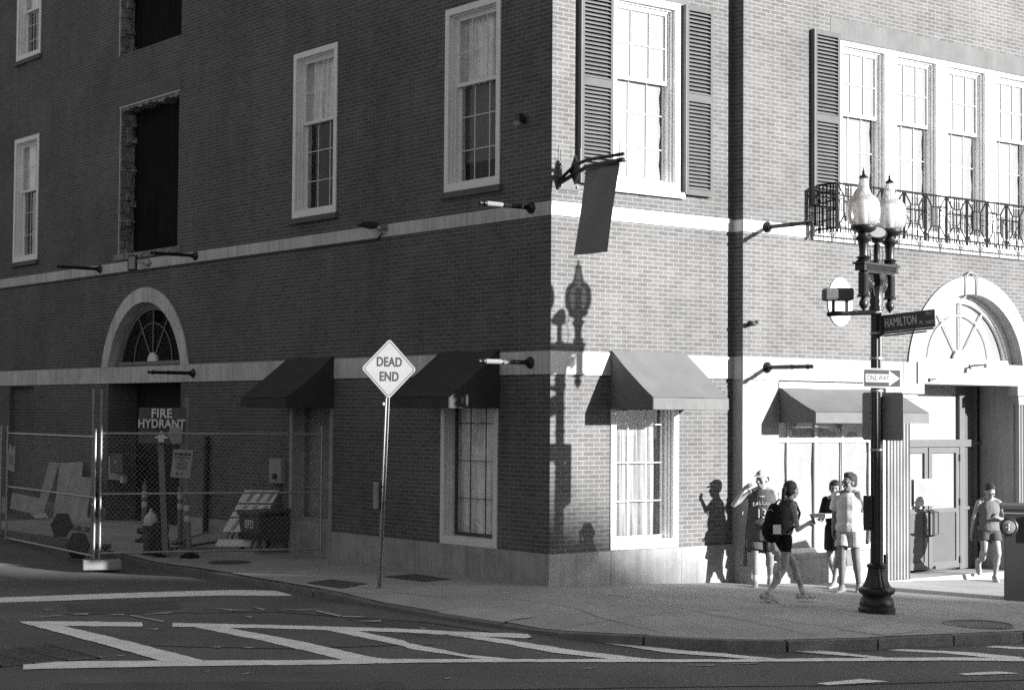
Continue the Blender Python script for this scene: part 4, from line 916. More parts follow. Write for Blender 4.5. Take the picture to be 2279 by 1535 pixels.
m.build('hole', 'dark_void', po); 
n_ = Vector((-.17, -.985, 0)).normalized(); rr = Vector((-n_.y, n_.x, 0)); rr = Vector((.985, -.17, 0)).normalized(); uu = (ax-n_*ax.dot(n_)).normalized(); rr = uu.cross(n_)*-1
rr = n_.cross(uu)*-1
if rr.x < 0: rr = -rr
c = b0+ax*(3.13-b0.z)+n_*.03
def dia(c, h, rad, th, off):
    P = []
    for k4 in range(4):
        a0 = pi/2*k4-pi/4
        ctr = (cos(pi/2*k4)*(h-rad*1.414), sin(pi/2*k4)*(h-rad*1.414))
        for k in range(6): a = a0+pi/2*k/5; P.append((ctr[0]+rad*cos(a), ctr[1]+rad*sin(a)))
    m = MB(); m.extr([c+n_*off+rr*x+uu*y for x, y in P], n_*-th); return m
dia(c, .435, .045, .004, 0).build('plate', 'sign_yellow', t)
m = MB()
o1 = [(.395, .045), (.380, .040)]
def diap(h, rad):
    P = []
    for k4 in range(4):
        a0 = pi/2*k4-pi/4; ctr = (cos(pi/2*k4)*(h-rad*1.414), sin(pi/2*k4)*(h-rad*1.414))
        for k in range(6): a = a0+pi/2*k/5; P.append(c+n_*.0015+rr*(ctr[0]+rad*cos(a))+uu*(ctr[1]+rad*sin(a)))
    return P
A_, B_ = diap(.405, .04), diap(.392, .035)
for i in range(24): j = (i+1) % 24; m.quad(A_[i], A_[j], B_[j], B_[i])
m.build('border_line', 'letter_dark', t)
lettering('DEAD', .185, c+uu*.095+n_*.003, rr, uu, 'letter_dark', t, thick=.0008, squeeze=.80, bold=.005)
lettering('END', .185, c-uu*.115+n_*.003, rr, uu, 'letter_dark', t, thick=.0008, squeeze=.80, bold=.005)
m = MB(); q = b0+ax*2.66; m.ell(q-a_*.05, .025, .02, .03); m.build('bolt_head', 'galvanised', t)
q = b0+ax*1.34
t2 = thing('post_box', 'small dark ticket box strapped to the dead end sign post', 'box', q)
e = Vector((-.788, .616, 0))
m = MB(); m.obox(q+e*.09+Vector((.02, .03, 0)), e*.045, Vector((.616, .788, 0))*.05, uz*.19); m.build('case', 'old_cream', t2, bevel=.01)
m = MB(); m.obox(q+e*.045, e*.012, Vector((.616, .788, 0))*.055, uz*.20); m.build('bracket', 'iron_black', t2)
m = MB()
for s in (-.13, .13): m.obox(q+ax*s, a_*.034, b_*.034, ax*.008)
m.build('strap', 'iron_dark', t2)

# ---------------------------------------------------------------- temporary fence
def chain(m, p, q, z0, z1, pitch=.085, r=.0014):
    p, q = Vector(p), Vector(q); L = (q-p).length; d = (q-p)/L; H_ = z1-z0; rise = 1.05
    k = -H_/rise
    while k < L:
        for s in (1, -1):
            a0, a1 = k, k+H_/rise; za, zb_ = (z0, z1) if s == 1 else (z1, z0)
            t0 = max(0, (0-a0)/(a1-a0)); t1 = min(1, (L-a0)/(a1-a0))
            if t1 > t0+.01:
                A = p+d*(a0+(a1-a0)*t0); A = Vector((A.x, A.y, za+(zb_-za)*t0)); Bq = p+d*(a0+(a1-a0)*t1); Bq = Vector((Bq.x, Bq.y, za+(zb_-za)*t1))
                m.bar(A, Bq, r*2)
        k += pitch
def fence(label, p, q, z0, z1, zm=None, lean=0):
    t = thing('chain_link_fence', label, 'fence', (p[0], p[1], G(*p)), 'chain link construction fence panels')
    P, Q = Vector((*p, 0)), Vector((*q, 0)); v = Vector((0, 0, 1)); r = .021
    for a in (P, Q): MB().cyl(a+v*(z0-.13), a+v*(z1+.14), r, r, 10).build('post', 'galvanised', t, 50)
    for h in (z0, zm or (z0+z1)/2, z1): MB().cyl(P+v*h, Q+v*h, r*.95, r*.95, 10).build('rail', 'galvanised', t, 50)
    m = MB(); chain(m, P, Q, z0, z1); m.build('wire_mesh', 'galvanised', t)
    return t
FP = (-3.69, 7.20)
fence('chain link fence panel running from the concrete block to the side wall', FP, (-.13, 6.06), .15, 2.12, 1.12)
fence('chain link fence panel running back up the alley from the concrete block', (-3.76, 7.27), (-3.3, 12.1), .10, 2.06, 1.06)
fence('chain link fence panel furthest up the alley at the left edge', (-3.38, 12.2), (-3.5, 16.5), .10, 2.06, 1.06)
for x, y, lb in ((-3.60, 7.72, 'left'), (-3.48, 7.66, 'right')):
    t = thing('steel_pole', 'tall bare steel pole rising above the fence corner, the %s one of two' % lb, 'pole', (x, y, G(x, y)), 'steel poles at the fence corner')
    MB().cyl((x, y, G(x, y)-.1), (x, y, 2.86), .02, .02, 10).build('tube', 'bare_alu', t, 50)
t = thing('fence_clamp', 'wire twisted round the fence posts at the concrete block', 'clamp', (-3.66, 7.14, 1.12))
m = MB(); m.torus((-3.66, 7.14, 1.13), .05, .006, (.1, .1, 1), 12, 5); m.torus((-3.66, 7.14, 1.10), .06, .006, (.2, -.1, 1), 12, 5); m.tube([(-3.70, 7.12, 1.15), (-3.80, 7.10, 1.22), (-3.74, 7.08, 1.08), (-3.86, 7.12, .95), (-3.80, 7.1, .85), (-3.85, 7.08, .72)], .007, 5); [v.__iadd__(Vector((.07, .17, 0))) for v in m.v]; m.build('wire', 'galvanised', t)
c = Vector((-3.63, 7.24, G(-3.63, 7.24)-.04))
t = thing('concrete_block', 'pale concrete foot block under the fence corner post', 'concrete block', c)
a_ = Vector((.93, -.36, 0)).normalized(); b_ = Vector((.36, .93, 0)).normalized()
m = MB(); m.obox(c+uz*.085, a_*.31, b_*.14, uz*.085); m.build('block', 'block_concrete', t, bevel=.02)
m = MB(); m.cyl(c+uz*.16, c+uz*.172, .04, .04, 12); m.build('socket', 'dark_void', t)
# placards on the fence
def sheet(c, r, u, hw, hh, mt, t, name='board', th=.004):
    m = MB(); n = r.cross(u); m.obox(c, r*hw, n*th, u*hh); return m.build(name, mt, t)
r = Vector((3.49, -1.04, 0)).normalized(); n = Vector((r.y, -r.x, 0)); n = -n if n.y > 0 else n
c = Vector((-3.62, 7.1, 1.62))+r*1.22+n*.035; u = (uz+r*.09).normalized(); r1 = (r-uz*.06).normalized()
t = thing('warning_placard', 'white WARNING placard wired to the fence beside the fire hydrant sign', 'sign', c)
sheet(c, r1, u, .165, .235, 'sign_white', t)
for s, sz, dy, bo in (('WARNING', .062, .155, .003), ('CONSTRUCTION', .037, .10, .001), ('AREA', .04, .055, .001)): lettering(s, sz, c+u*dy+n*.006, r1, u, 'letter_dark', t, thick=.0005, bold=bo, squeeze=.9)
m = MB()
for k in range(6): m.obox(c+u*(.015-k*.022)+n*.0055, r1*(.11-.02*(k % 3)), n*.0005, u*.004)
m.build('small_print', 'sign_grey', t)
m = MB(); m.obox(c-u*.17-r1*.06+n*.0055, r1*.010, n*.0006, u*.035); m.bar(c-u*.17-r1*.0+n*.006, c-u*.14+r1*.03+n*.006, .012, .001, n); m.bar(c-u*.17-r1*.0+n*.006, c-u*.20+r1*.03+n*.006, .012, .001, n); m.build('emblem', 'letter_dark', t)
r = Vector((.4, 4.92, 0)).normalized(); rl = -r; n = Vector((-1, .08, 0)).normalized()
c = Vector((-3.40, 11.55, 1.62)); u = (uz-r*.14).normalized(); r1 = (rl-uz*.14).normalized()
t = thing('warning_placard', 'white placard with a crumpled top wired to the fence at the left edge', 'sign', c)
m = MB(); P = [(-.20, -.25), (.20, -.25), (.20, .14), (.14, .24), (.06, .20), (.02, .12), (-.04, .20), (-.12, .24), (-.20, .13)]
m.extr([c+n*.04+r1*x+u*y for x, y in P], n*.006); m.build('board', 'sign_white', t)
m = MB()
for k in range(5): m.obox(c+n*.049+u*(.02-k*.035), r1*.14, n*.0005, u*.005)
m.build('small_print', 'sign_grey', t)
# fire hydrant sign on a timber post
b0 = Vector((-2.252, 7.671, .04)); tp = Vector((-2.43, 7.62, 2.5)); ax = (tp-b0).normalized()
t = thing('hydrant_sign', 'dark FIRE HYDRANT sign on a leaning timber post behind the fence', 'sign', b0)
m = MB(); a_, b_, _ = basis(ax, Vector((-.6, -.8, 0))); m.obox((b0+tp)/2, a_*.05, b_*.022, (tp-b0)/2); m.build('post', 'timber', t)
n = Vector((-.72, -.69, 0)).normalized(); r1 = Vector((.69, -.72, .0)).normalized(); c = Vector((-2.40, 7.58, 2.25))+n*.05+r1*.02; c.z = 2.245
m = MB(); m.v = []; 
for j in range(9):
    for i in range(13):
        x, y = -.42+.84*i/12, -.31+.62*j/8; m.v.append(c+r1*x+uz*y+n*(.012*sin(x*9+y*4)+.006*sin(y*17)))
for j in range(8):
    for i in range(12): q = j*13+i; m.f.append((q, q+1, q+14, q+13))
m.build('board', 'sign_dark', t, 60)
lettering('FIRE', .215, c+uz*.205+n*.03, r1, uz, 'letter_white', t, squeeze=.92, bold=.006); lettering('HYDRANT', .20, c+uz*.03+n*.03, r1, uz, 'letter_white', t, squeeze=.86, bold=.006)
m = MB(); q = c-uz*.19+n*.03; m.extr([q+r1*x+uz*y for x, y in ((-.05, -.09), (.05, -.09), (.05, -.03), (.11, -.03), (.11, .01), (.06, .01), (.05, .06), (.0, .11), (-.05, .06), (-.06, .01), (-.11, .01), (-.11, -.03), (-.05, -.03))], n*.003); m.build('hydrant_symbol', 'letter_white', t)
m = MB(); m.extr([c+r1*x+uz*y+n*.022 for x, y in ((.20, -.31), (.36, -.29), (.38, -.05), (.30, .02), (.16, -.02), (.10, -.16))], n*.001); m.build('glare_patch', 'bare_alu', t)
# timber stud, hydrant, posts
t = thing('timber_post', 'thin upright timber stud behind the WARNING placard', 'post', (-1.33, 9.0, .15))
m = MB(); m.obox(Vector((-1.33, 8.72, 1.42)), Vector((.035, -.03, 0)), Vector((.015, .018, 0)), Vector((0, 0, 1.32))); m.build('stud', 'timber', t)
hx, hy = -2.27, 8.2; hz = G(hx, hy)
t = thing('fire_hydrant', 'fire hydrant with white bonnet and dark barrel behind the fence', 'fire hydrant', (hx, hy, hz))
m = MB(); m.lathe([(.15, hz-.02), (.16, hz+.03), (.13, hz+.05), (.12, hz+.42), (.135, hz+.45), (.135, hz+.5)], (hx, hy, 0), 24); m.build('barrel', 'plain_dark_paint', t, 50)
m = MB(); m.lathe([(.13, hz+.5), (.125, hz+.58), (.10, hz+.66), (.06, hz+.71), (.03, hz+.73), (.03, hz+.79)], (hx, hy, 0), 24); m.build('bonnet', 'band_white', t, 50)
m = MB(); m.cyl((hx-.2, hy+.12, hz+.4), (hx+.2, hy-.12, hz+.4), .055, .055, 12); m.cyl((hx, hy, hz+.33), (hx-.14, hy-.18, hz+.33), .075, .075, 14); m.build('outlet', 'plain_dark_paint', t, 50)
t = thing('covered_bin', 'black bag covered barrel next to the fire hydrant post', 'barrel', (-2.33, 7.95, .05))
m = MB(); m.lathe([(.17, .0), (.19, .12), (.16, .3), (.175, .45), (.12, .52), (.03, .55)], (-2.28, 7.86, .04), 14, flute=.14, nf=5); m.build('bag', 'rubber', t, 50)
def delineator(loc, h=1.02, lean=(0, 0)):
    t = thing('delineator_post', 'x', 'delineator', loc, 'upright delineator posts by the hydrant')
    x, y, z_ = loc; v = Vector((lean[0], lean[1], 1)).normalized(); o = Vector(loc)
    m = MB(); m.lathe([(.19, 0), (.18, .04), (.09, .07), (.06, .09)], o, 6); m.build('rubber_base', 'rubber', t)
    m = MB(); m.cyl(o+v*.05, o+v*h, .052, .045, 14); m.ell(o+v*h, .045, .045, .03); m.torus(o+v*(h+.05), .035, .012, (.8, -.6, 0), 12, 6); m.build('tube', 'orange_plastic', t, 50)
    for a, b in ((.62, .72), (.80, .90)): MB().cyl(o+v*a*h, o+v*b*h, .0545, .0535, 14).build('reflective_band', 'band_white', t, 50)
    return t
d1 = delineator((-1.68, 9.65, G(-1.68, 9.65))); d1['label'] = 'upright delineator post left of the hydrant under the junction box'
d2 = dup(d1, (-1.233, 9.11, G(-1.23, 9.11)), 0, 'upright delineator post directly under the WARNING placard')
d3 = delineator((-1.92, 7.417, G(-1.92, 7.417)), 1.0, (-.07, .03)); d3['label'] = 'leaning delineator post with two white bands, rightmost and nearest the fence'
def fallen(loc, dx, label):
    o = Vector(loc); t = thing('fallen_delineator', label, 'delineator', loc, 'delineator posts lying behind the fence')
    d = Vector(dx).normalized()
    MB().lathe([(.225, -.03), (.25, .0), (.225, .035), (.10, .07)], o, 6, d).build('rubber_base', 'rubber', t)
    MB().lathe([(.15, -.034), (.145, -.036)], o, 20, d).build('ring_core', 'sign_grey', t); MB().lathe([(.11, -.037), (.105, -.039)], o, 20, d).build('ring_core', 'rubber', t)
    MB().cyl(o+d*.03, o+d*.95, .055, .048, 14).build('tube', 'orange_plastic', t, 50)
    for a in (.30, .55): MB().cyl(o+d*a, o+d*(a+.09), .058, .058, 14).build('reflective_band', 'band_white', t, 50)
fallen((-2.86, 10.6, .40), (.8, .45, -.15), 'fallen delineator with hexagonal rubber base, resting on top of the other')
fallen((-3.50, 8.45, .19), (.82, .5, -.08), 'fallen delineator with hexagonal base lying lowest on the ground')
# plywood sheets
t = thing('plywood_sheet', 'L shaped plywood offcut leaning on the side wall, left one', 'plywood', (-.7, 17.5, .2))
fr = lambda y, s: (-.60+.5*s/1.2, y, .2+s)      # a plane leaning back on the wall
m = MB(); P = [(17.49, 1.15), (16.94, 1.13), (16.68, 0), (18.57, .07), (18.81, .42), (17.2, .36)]
m.extr([fr(*p) for p in P], (-.018, 0, .006)); m.build('sheet', 'plywood', t)
t = thing('plywood_sheet', 'stepped plywood sheet leaning on the side wall, right one', 'plywood', (-.7, 14.8, .2))
m = MB(); P = [(16.9, 1.14), (15.76, 1.19), (15.54, .88), (15.01, .88), (14.52, .08), (14.07, .09), (13.97, -.02), (14.92, -.02), (16.12, 0)]
m.extr([fr(*p) for p in P], (-.018, 0, .006)); m.build('sheet', 'plywood', t)
# barricade, planks, tool chest
t = thing('tool_chest', 'dark steel chest stencilled BFD against the side wall', 'chest', (-.35, 7.6, .1))
zg = .13
m = MB(); m.box((-.66, 7.25, zg+.10), (-.04, 7.97, zg+.53)); ch = m.build('body', 'plain_dark_paint', t, bevel=.008)
m = MB(); m.hexa([(-.69, 7.22, zg+.535), (-.04, 7.22, zg+.60), (-.04, 8.0, zg+.60), (-.69, 8.0, zg+.535), (-.69, 7.22, zg+.60), (-.04, 7.22, zg+.66), (-.04, 8.0, zg+.66), (-.69, 8.0, zg+.60)]); m.build('lid', 'plain_dark_paint', t, bevel=.006)
m = MB(); m.box((-.675, 7.25, zg+.10), (-.66, 7.97, zg+.22)); m.build('lower_rail', 'sign_grey', t)
for x in (-.62, -.10):
    for y in (7.30, 7.92): m = MB(); m.box((x-.035, y-.035, zg-.09), (x+.035, y+.035, zg+.10)); m.build('leg', 'plain_dark_paint', t)
lettering('BFD', .20, (-.664, 7.60, zg+.37), (0, -1, 0), (0, 0, 1), 'letter_white', t, bold=.004, squeeze=.85)
b_ = Vector((-1.02, 8.15, .07)); d = Vector((.55, -.10, 1.02)); r = Vector((.62, -.50, 0)).normalized()
t = thing('folded_barricade', 'folded white striped barricade leaning against the dark chest', 'barricade', b_)
for s in (-1, 1):
    m = MB(); o = b_+r*(.03 if s < 0 else .55); m.bar(o+Vector((.08, 0, 0)), o+d*1.05+Vector((.08, 0, 0)), .045, .03); m.build('leg', 'timber', t)
    m = MB(); m.bar(o+Vector((.25, .1, 0)), o+d*1.02+Vector((.16, 0, 0)), .04, .03); m.build('leg', 'timber', t)
nn = r.cross(d).normalized(); nn = -nn if nn.y > 0 else nn
for k, (a, b) in enumerate(((.02, .14), (.27, .50), (.53, .62), (.65, .74), (.77, .99))):
    m = MB(); o = b_+nn*.02; m.hexa([o+r*-.02+d*a, o+r*.60+d*a, o+r*.60+d*a+nn*.02, o+r*-.02+d*a+nn*.02, o+r*-.02+d*b, o+r*.60+d*b, o+r*.60+d*b+nn*.02, o+r*-.02+d*b+nn*.02]); bd = m.build('board', 'board_white', t)
    if k in (1, 4, 2, 3):
        m = MB(); dn = d.normalized()
        for q in (.10, .28, .46): m.extr([o+nn*.022+r*(q)+d*(a+.02), o+nn*.022+r*(q+.07)+d*(a+.02), o+nn*.022+r*(q+.11)+d*(b-.02), o+nn*.022+r*(q+.04)+d*(b-.02)], nn*.001)
        m.build('stripe', 'old_cream', bd)
m = MB()
for q in (.12, .30, .48): m.torus(b_+r*q+d*1.06, .035, .007, nn, 10, 5, 0, pi)
m.build('hook', 'iron_dark', t)
t = thing('wooden_plank', 'short plank lying behind the fence, left of the barricade', 'plank', (-1.3, 8.5, .1))
m = MB(); m.bar((-1.75, 8.75, .10), (-1.05, 8.35, .34), .16, .03); m.build('board', 'timber', t)
t = thing('wooden_plank', 'dark plank lying flat behind the leaning delineator', 'plank', (-1.6, 8.4, .1))
m = MB(); m.bar((-1.9, 8.2, .08), (-.9, 8.35, .16), .12, .03); m.build('board', 'plain_dark_paint', t)
t = thing('paper_litter', 'scrap of white paper on the ground under the left plywood sheet', 'litter', (-1.5, 15.9, .2))
m = MB(); m.add([(-1.2, 15.7, .22), (-1.0, 15.5, .24), (-.95, 15.75, .32), (-1.15, 15.95, .28)], [(0, 1, 2), (0, 2, 3), (0, 3, 1)]); m.build('scrap', 'band_white', t)
for p, w_, lb in (((-.9, 6.4), .55, 'round sunken cover in the pavement in front of the fence'),):
    t = thing('utility_cover', lb, 'utility cover', (-1.9, 6.6, G(-1.9, 6.6)))
    m = MB(); q = Vector((-1.75, 6.3, G(-1.75, 6.3))); m.lathe([(.36, -.01), (.36, .006)], q, 30); m.build('lid', 'cast_iron', t)

# ---------------------------------------------------------------- kiosk cabinet at the right edge
ca = Vector((.60, -.80, 0)).normalized(); cb_ = Vector((.80, .60, 0)).normalized(); o = Vector((6.27, -3.27, -.38)); cz = G(6.6, -3.3)
t = thing('kiosk_cabinet', 'dark metal cabinet with round dial at the right edge of the pavement', 'cabinet', o)
c = o+ca*.55+cb_*.35
m = MB(); m.obox(c+uz*.70, ca*.52, cb_*.33, uz*.70); bo = m.build('body', 'paint_cabinet', t, bevel=.015)
m = MB(); m.obox(c+uz*1.50, ca*.58, cb_*.38, uz*.035); m.build('top', 'shutter_paint', t, bevel=.01)
m = MB(); m.obox(c+uz*1.43, ca*.53, cb_*.34, uz*.035); m.build('neck', 'bare_alu', t)
f = c-cb_*.335-ca*.45+uz*1.20
m = MB(); m.lathe([(.135, 0), (.14, .03), (.12, .05), (.095, .045)], f, 30, -cb_); dl_ = m.build('dial', 'iron_dark', t, 40)
m = MB(); m.lathe([(.10, .03), (.10, .052), (.04, .066)], f, 30, -cb_); m.build('dial_face', 'bare_alu', dl_, 40)
m = MB(); m.torus(f-cb_*.055, .055, .008, cb_, 20, 6); m.bar(f-cb_*.066-ca*.05, f-cb_*.066+ca*.05, .014); m.bar(f-cb_*.066-uz*.05, f-cb_*.066+uz*.05, .014); m.build('dial_mark', 'band_white', dl_)
m = MB(); m.obox(c-cb_*.34+ca*-.16+uz*1.17, ca*.07, cb_*.01, uz*.19); m.build('slot_panel', 'dark_void', t)
m = MB(); m.obox(c+uz*-.01, ca*.48, cb_*.30, uz*.04); m.build('base', 'iron_dark', t)
# ---------------------------------------------------------------- people
def fuse(m, name, mt, parent, voxel=.009, smooth=2, cuts=()):
    """union of overlapping rounded volumes -> one continuous surface"""
    o = m.build(name, mt, parent)
    r = o.modifiers.new("r", 'REMESH'); r.mode = 'VOXEL'; r.voxel_size = voxel
    s = o.modifiers.new("s", 'SMOOTH'); s.factor = .6; s.iterations = smooth
    dg = bpy.context.evaluated_depsgraph_get(); me = bpy.data.meshes.new_from_object(o.evaluated_get(dg))
    o.modifiers.clear(); old = o.data; o.data = me; me.name = name; bpy.data.meshes.remove(old)
    off = wloc(parent)
    if cuts:
        bm = bmesh.new(); bm.from_mesh(me)
        for (co, no) in cuts:
            g_ = bm.verts[:]+bm.edges[:]+bm.faces[:]
            bmesh.ops.bisect_plane(bm, geom=g_, plane_co=Vector(co)-off, plane_no=Vector(no), clear_outer=True)
        bm.to_mesh(me); bm.free()
    for p in me.polygons: p.use_smooth = True
    if not me.materials: me.materials.append(MT[mt])
    return o
class Fig:
    """a person: local frame x = own right, y = ahead, z = up; heights as shares of stature"""
    def __init__(s, label, foot, head, H, **k):
        s.o = Vector((foot[0], foot[1], G(*foot))); s.a = head; s.H = H
        s.t = thing('person', label, 'person', s.o); s.k = k
    def P(s, x, y, z):
        c, n = cos(s.a), sin(s.a)   # heading angle: direction of travel measured from +X
        return s.o+Vector((y*c+x*n, y*n-x*c, z))*1.0
    def D(s, x, y, z): return s.P(x, y, z)-s.o
def hand(m, wr, d, nrm, side, curl=.4, sc=1):
    """palm and five bent fingers; d = direction of the hand, nrm = out of the back of the hand, side = +1/-1 for the thumb"""
    d = Vector(d).normalized(); nrm = (Vector(nrm)-d*Vector(nrm).dot(d)).normalized(); s_ = d.cross(nrm)*side
    for k in (-1.5, -.5, .5, 1.5): m.cap(wr+s_*k*.010*sc, wr+d*.085*sc+s_*k*.0195*sc, .016*sc, .0125*sc, 10)
    for k, (o, L) in enumerate(((-1.5, .062), (-.5, .078), (.5, .085), (1.5, .072))):
        p = wr+d*.088*sc+s_*o*.0205*sc; dd = (d-nrm*curl*.6+s_*o*.04).normalized(); q = p+dd*L*.5*sc; de = (d-nrm*curl*1.6).normalized(); e = q+de*L*.5*sc
        m.cap(p, q, .0098*sc, .009*sc, 8); m.cap(q, e, .009*sc, .0078*sc, 8)
    p = wr+d*.03*sc+s_*.028*sc; q = p+(d*.5+s_*.75-nrm*.3).normalized()*.04*sc; e = q+(d*.85+s_*.25-nrm*.4).normalized()*.034*sc
    m.cap(p, q, .0135*sc, .011*sc, 8); m.cap(q, e, .011*sc, .009*sc, 8)
def person(label, foot, heading, H, L, skin='skin', yawh=0, tilt=0, hair='short', build=1.0, lean=(0, 0), wide=1.0):
    """L: joints in metres in the figure's own frame"""
    f = Fig(label, foot, radians(heading), H); P = f.P; m = MB(); h = H/1.75; b = build
    hip = Vector(L.get('hip', (0, 0, .92*h))); ch = Vector(L.get('chest', (0, 0, 1.30*h))); nk = Vector(L.get('neck', (0, .01, 1.47*h))); hd = Vector(L.get('head', (0, .03, 1.600*h)))
    q = lambda v: P(*v)
    sh = {}
    shd = L.get('twist', 0)
    for s, n in ((-1, 'l'), (1, 'r')):
        hj = hip+Vector((s*.088*b, s*L.get('hiptw', 0)*.05, -.02)); kn = Vector(L[n+'knee']); an = Vector(L[n+'ankle'])
        m.cap(q(hj), q(kn), .090*b*h, .062*b*h); m.cap(q(kn), q(an), .059*b*h, .037*h)
        cf = kn+(an-kn)*.32+Vector((0, -.016, 0)); m.ell(q(cf), .058*b*h, .062*b*h, .115*h, f.a)
        sj = ch+Vector((s*.175*b, s*shd, .10*h)); sh[n] = sj; el = Vector(L[n+'elbow']); wr = Vector(L[n+'wrist'])
        m.cap(q(sj), q(el), .048*b*h, .038*b*h); m.cap(q(el), q(wr), .038*b*h, .025*h)
        m.ell(q(sj+Vector((-s*.01, 0, .0))), .058*b*h, .056*b*h, .056*h, f.a)
        hdir = Vector(L.get(n+'hand', tuple(wr-el))); hn = Vector(L.get(n+'back', (s, 0, 0)))
        hand(m, q(wr), f.D(*hdir), f.D(*hn), 1 if n == 'r' else -1, L.get(n+'curl', .5), h)
        ft = L.get(n+'toe', (0, 1, -.25)); d = Vector(ft).normalized(); m.cap(q(an), q(an+d*.10+Vector((0, 0, -.04))), .034*h, .032*h)
    a, e = f.a, m.ell
    e(q(hip), .115*b*h, .165*b*h*wide, .12*h, a); mid = (hip+ch)/2; e(q(mid), .105*b*h*wide, .145*b*h*wide, .17*h, a)
    e(q(ch+Vector((0, 0, -.02))), .118*b*h, .178*b*h, .17*h, a+shd*1.2); e(q(ch+Vector((0, 0, .08*h))), .085*b*h, .165*b*h, .075*h, a)
    m.cap(q(nk+Vector((0, -.015, -.06))), q(hd+Vector((0, -.02, -.05))), .062*b**.5*h, .056*h)
    for s in (-1, 1): m.cap(q(nk+Vector((s*.02, -.02, .01))), q(ch+Vector((s*.145*b, s*shd*.7, .125*h))), .050*h, .045*h)
    # head with face, in its own frame turned by yawh and dipped by tilt
    ha = f.a+radians(yawh); T = radians(tilt); hc = q(hd)
    def HP(x, y, z):
        y2, z2 = y*cos(T)+z*sin(T), -y*sin(T)+z*cos(T)
        return hc+Vector((y2*cos(ha)+x*sin(ha), y2*sin(ha)-x*cos(ha), z2))*h*1.1
    HA = lambda x, y, z, rx, ry, rz, mm=m: mm.ell(HP(x, y, z), ry*h*1.1, rx*h*1.1, rz*h*1.1, ha, 18, 12)
    HA(0, -.008, .025, .074, .093, .092); HA(0, .018, -.03, .060, .068, .078); HA(0, .045, -.078, .034, .036, .028)
    HA(0, .075, .022, .052, .018, .014); HA(.045, .055, -.025, .022, .025, .022); HA(-.045, .055, -.025, .022, .025, .022)
    m.cap(HP(0, .088, .012), HP(0, .112, -.022), .009*h, .0135*h, 8); HA(0, .097, -.027, .017, .013, .010)
    HA(0, .088, -.052, .024, .012, .007); HA(0, .085, -.063, .020, .012, .007)
    for s in (-1, 1): HA(s*.076, -.008, -.005, .009, .020, .031)
    fuse(m, 'body', skin, f.t, .0085, 2)
    for s in (-1, 1):
        m = MB(); m.ell(HP(s*.030, .083, .004), .011*h, .013*h, .008*h, ha); m.build('eye', 'hair_dark', f.t, 60)
        m = MB(); m.cap(HP(s*.015, .094, .022), HP(s*.045, .084, .024), .0045, .004, 6); m.build('eyebrow', 'hair_dark', f.t, 60)
    m = MB(); m.cap(HP(-.018, .097, -.057), HP(.018, .097, -.057), .003, .003, 6); m.build('mouth', 'cloth_mid', f.t)
    f.HP = HP; f.q = q; f.h = h; f.b = b; f.hip = hip; f.ch = ch; f.nk = nk; f.hd = hd; f.sh = sh; f.L = L; f.ha = ha; f.shd = shd
    return f
def hair(f, style):
    m = MB(); HP = f.HP; h = f.h; ha = f.ha
    E = lambda x, y, z, rx, ry, rz: m.ell(HP(x, y, z), ry*h*1.1, rx*h*1.1, rz*h*1.1, ha, 16, 10)
    if style == 'cap': E(0, -.035, .02, .082, .085, .07)
    else: E(0, -.030, .050, .088, .098, .088); E(0, -.055, .0, .078, .070, .080)
    rnd = random.Random(3)
    if style in ('short', 'curly'):
        n = 46 if style == 'curly' else 20
        for k in range(n):
            t, p = rnd.uniform(-2.6, 2.6), rnd.uniform(.1, 1.25); E(.078*sin(t)*sin(p), -.03+.085*-cos(t)*sin(p)*(-1 if abs(t) > 9 else 1), .045+.085*cos(p), .018, .018, .018)
        E(0, .035, .098, .062, .04, .026)
    if style == 'curly': E(0, .01, .115, .06, .06, .03)
    if style == 'mop':
        E(0, .045, .075, .074, .046, .040); E(.07, .0, .02, .016, .05, .05); E(-.07, .0, .02, .016, .05, .05)
    if style == 'thin':
        pass
    if style == 'pony':
        E(0, -.035, .06, .085, .088, .07); m.cap(HP(0, -.10, .06), HP(0, -.145, .02), .022, .030, 10); m.cap(HP(0, -.145, .02), HP(-.02, -.15, -.15), .030, .022, 10); m.cap(HP(-.02, -.15, -.15), HP(-.03, -.13, -.23), .022, .008, 8)
        m.cap(HP(.03, -.08, .11), HP(.045, -.10, .15), .012, .004, 6); m.cap(HP(-.03, -.08, .11), HP(-.04, -.11, .155), .012, .004, 6)
    cuts = [] if style in ('pony',) else [(HP(0, 0, -.055), (0, 0, -1))]
    o = fuse(m, 'hair', 'hair_dark', f.t, .008, 1, cuts); return o
